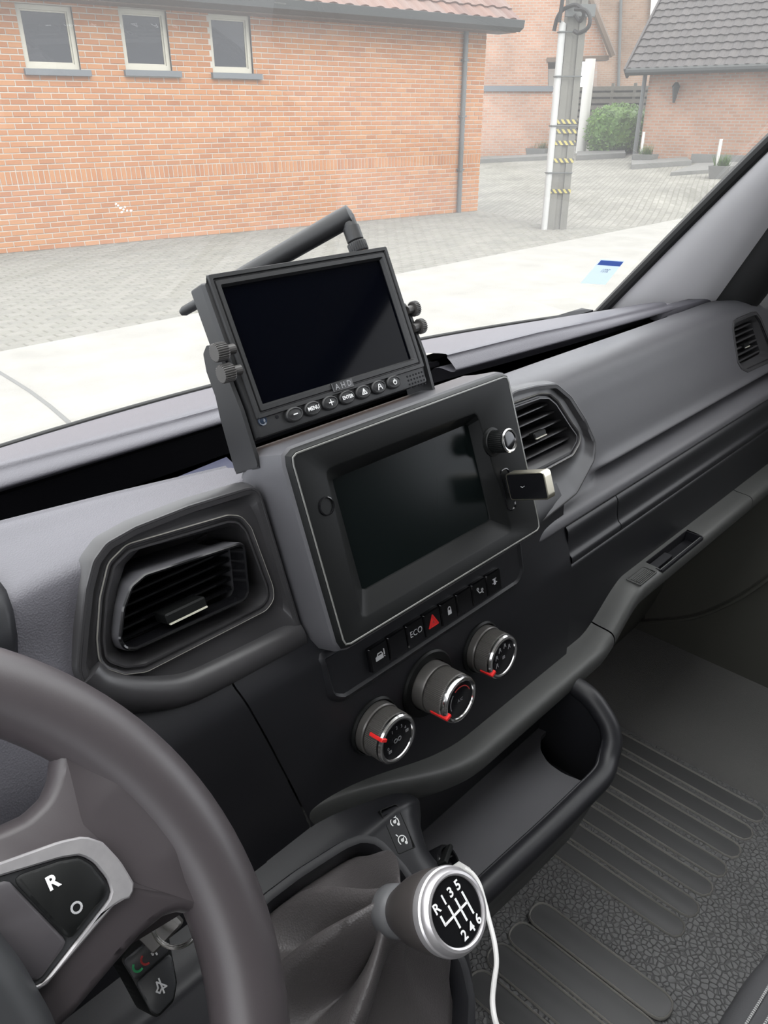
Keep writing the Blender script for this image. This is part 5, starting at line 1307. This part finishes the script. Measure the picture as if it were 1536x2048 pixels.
# ---- hedge
hb = dp(1230, 306); hr = (dp(1278, 306)-dp(1182, 306)).length/2; ht = U(1230, 212, X=hb.x).z-hb.z
HG = Thing('round_hedge', 'clipped round green hedge beside the tiled house', 'hedge', hb)
bmh = bmesh.new(); bmesh.ops.create_icosphere(bmh, subdivisions=4, radius=1.0)
vs_ = []
for v in bmh.verts:
    c_ = v.co; q = 3.0; k_ = (abs(c_.x)**q+abs(c_.y)**q+abs(c_.z)**q)**(-1/q)
    vs_.append(hb+V((c_.x*k_*hr*.95, c_.y*k_*hr*.95, (c_.z*k_*.5+.5)*ht*.97))*(1)+V((random.uniform(-1, 1), random.uniform(-1, 1), random.uniform(-1, 1)))*.04)
fs_ = [tuple(v.index for v in f.verts) for f in bmh.faces]; bmh.free()
HG.part('hedge_core', (vs_, fs_), M['leaf'], angle=20)
lv = []
for i in range(5200):
    p = random.choice(vs_)+V((random.uniform(-1, 1), random.uniform(-1, 1), random.uniform(-1, 1)))*.10; a = V((random.uniform(-1, 1), random.uniform(-1, 1), random.uniform(-1, 1))).normalized(); b = a.orthogonal().normalized(); s = random.uniform(.035, .07)
    lv.append(([p-a*s, p+b*s*.5, p+a*s, p-b*s*.5], [(0, 1, 2, 3)]))
HG.part('foliage', join(*lv), M['leaf'], flat=True, kind='stuff')

# ---- planters and stone edging on the forecourt
def planter(label, x0, x1, yb, yt, plant=True, stick=False):
    a, b = dp(x0, yb), dp(x1, yb); w = (b-a).length; fr = Frame(a, V((b.x-a.x, b.y-a.y, 0)), (0, 0, 1)); h_ = fr.px((x0+x1)/2, yt)[1]-fr.px((x0+x1)/2, yb)[1]
    t = Thing('stone_planter', label, 'planter', a.lerp(b, .5), group='stone planters on the forecourt')
    lo_ = [(0, 0), (w, 0), (w, -w*.8), (0, -w*.8)]
    f2 = Frame(a, fr.x, fr.n*-1 if False else V((0, 0, 1)).cross(fr.x)); s_ = 1
    l_ = [(0, 0), (w, 0), (w, w*.8), (0, w*.8)]
    t.part('trough', stack(f2, [(inset(l_, .05), 0), (l_, h_), (inset(l_, .06), h_), (inset(l_, .07), h_*.8)], True, True), M['stone'], flat=True)
    if plant:
        q = []
        for i in range(120):
            p = f2.pt(random.uniform(.1, w-.1), random.uniform(.1, w*.7), h_*.9); d = V((random.uniform(-.5, .5), random.uniform(-.5, .5), 1)).normalized(); c_ = d.orthogonal().normalized(); L3 = random.uniform(.15, .35)
            q.append(([p-c_*.02, p+c_*.02, p+d*L3], [(0, 1, 2)]))
        t.part('foliage', join(*q), M['leaf'], flat=True, kind='stuff')
    if stick: t.part('stake', tube([f2.pt(w*.3, w*.3, h_*.6), f2.pt(w*.3, w*.3, h_+.55)], .035, 6), M['whitepaint'])
planter('small stone planter against the low garden wall', 1050, 1088, 316, 296)
planter('stone planter at the corner beside the hedge', 1262, 1302, 330, 308, True, True)
planter('stone planter nearest the windscreen pillar', 1412, 1456, 357, 331, True, True)
def slab(label, pts, h_):
    top = [dp(*p)+V((0, 0, h_)) for p in pts]; bot = [p-V((0, 0, h_+.06)) for p in top]
    single('stone_step', loft([bot, top], True, True, True), M['stone'], label=label, cat='step', group='stone edging on the forecourt', flat=True)
slab('long grey kerb along the garden wall foot', [(955, 327), (1098, 320), (1098, 315), (955, 322)], .12)
slab('grey stone step below the white column', [(1152, 321), (1250, 316), (1248, 310), (1154, 312)], .14)
slab('grey stone border in front of the hedge', [(1262, 339), (1382, 331), (1372, 324), (1262, 329)], .12)
slab('low grey stone border below the tiled house wall', [(1340, 352), (1478, 342), (1486, 330), (1394, 333)], .08)
single('stone_curb', box(Frame(dp(1380, 326), RH.x, (0, 0, 1)), 0, 3.6, 0, .22, -.3, 0), M['stone'], label='raised stone bed edge behind the nearest planter', cat='kerb', flat=True)

# ---- utility pole
PO = Thing('utility_pole', 'concrete utility pole with a white conduit and striped bands', 'pole', PB)
ph = 8.0
fpz = Frame(PB, RGT, (0, 0, 1))
fpt = Frame(PB, V((RGT.x, RGT.y, 0)), V((0, 0, 1)).cross(V((RGT.x, RGT.y, 0))))
def psec(z):
    k = 1-.035*z; a, b = .165*k, .15*k
    return [fpt.pt(*p, z) for p in ((-a, -b), (-.05*k, -b), (-.05*k, -b+.03), (.05*k, -b+.03), (.05*k, -b), (a, -b), (a, b), (-a, b))]
PO.part('shaft', loft([psec(z) for z in (-.1, 2, 4, 6, ph)], True, True, True), M['pole'], flat=True)
cz = U(1114, 48, X=PB.x-.13).z-PB.z
PO.part('conduit', tube([fpt.pt(-.215, -.13, -.05), fpt.pt(-.215+.0, -.13, 3), fpt.pt(-.200, -.13, cz)], .055, 12), M['conduit'])
bandm = bpy.data.materials.new('hazard_band'); bandm.use_nodes = True
t_ = bandm.node_tree; wv = t_.nodes.new('ShaderNodeTexWave'); tcb = t_.nodes.new('ShaderNodeTexCoord'); wv.bands_direction = 'X'; wv.inputs['Scale'].default_value = 3.6
rr_ = t_.nodes.new('ShaderNodeValToRGB'); rr_.color_ramp.interpolation = 'CONSTANT'; rr_.color_ramp.elements[0].color = (.03, .03, .03, 1); rr_.color_ramp.elements[1].position = .5; rr_.color_ramp.elements[1].color = (.26, .22, .06, 1)
dt = t_.nodes.new('ShaderNodeVectorMath'); dt.operation = 'DOT_PRODUCT'; dt.inputs[1].default_value = (RGT.x, RGT.y, .8); cx_ = t_.nodes.new('ShaderNodeCombineXYZ'); t_.links.new(tcb.outputs['Object'], dt.inputs[0]); t_.links.new(dt.outputs['Value'], cx_.inputs[0]); t_.links.new(cx_.outputs[0], wv.inputs['Vector']); t_.links.new(wv.outputs['Fac'], rr_.inputs[0]); t_.links.new(rr_.outputs[0], t_.nodes['Principled BSDF'].inputs['Base Color'])
for y in (243, 262, 285, 320, 381):
    z = U(1120, y, X=PB.x).z-PB.z; k = 1-.035*z
    PO.part('striped_band', box(fpt, -.175*k, .175*k, -.162*k, .162*k, z-.032, z+.032), bandm, flat=True)
for z in (.9, 1.6, 2.3, 2.9, 3.4, 3.9): PO.part('strap', tube([fpt.pt(*p, z) for p in ((-.28, -.12), (-.25, -.20), (-.17, -.19), (.16, -.18))], .012, 6), M['pipe'])
def cab(pts, r=.03): return tube(catmull([U(x, y, X=PB.x+dx) for x, y, dx in pts], 5), r, 8)
PO.part('cable', cab([(1108, 62, -.3), (1115, 35, -.3), (1128, 18, -.3), (1148, 10, -.3), (1160, 14, -.3), (1168, 28, -.25), (1160, 42, -.2), (1150, 30, -.2)]), M['rubber'])
PO.part('cable', cab([(1150, 18, -.3), (1170, 20, -.3), (1180, 35, -.3), (1176, 55, -.3), (1158, 66, -.3), (1148, 62, -.3)]), M['rubber'])
PO.part('cable', cab([(1118, 45, -.35), (1122, 20, -.35), (1126, -10, -.35), (1130, -60, -.35)]), M['rubber'])
PO.part('cable_clamp', box(fpt, -.2, .25, -.22, -.14, U(1150, 24, X=PB.x).z-PB.z-.08, U(1150, 24, X=PB.x).z-PB.z+.08), M['pipe'])
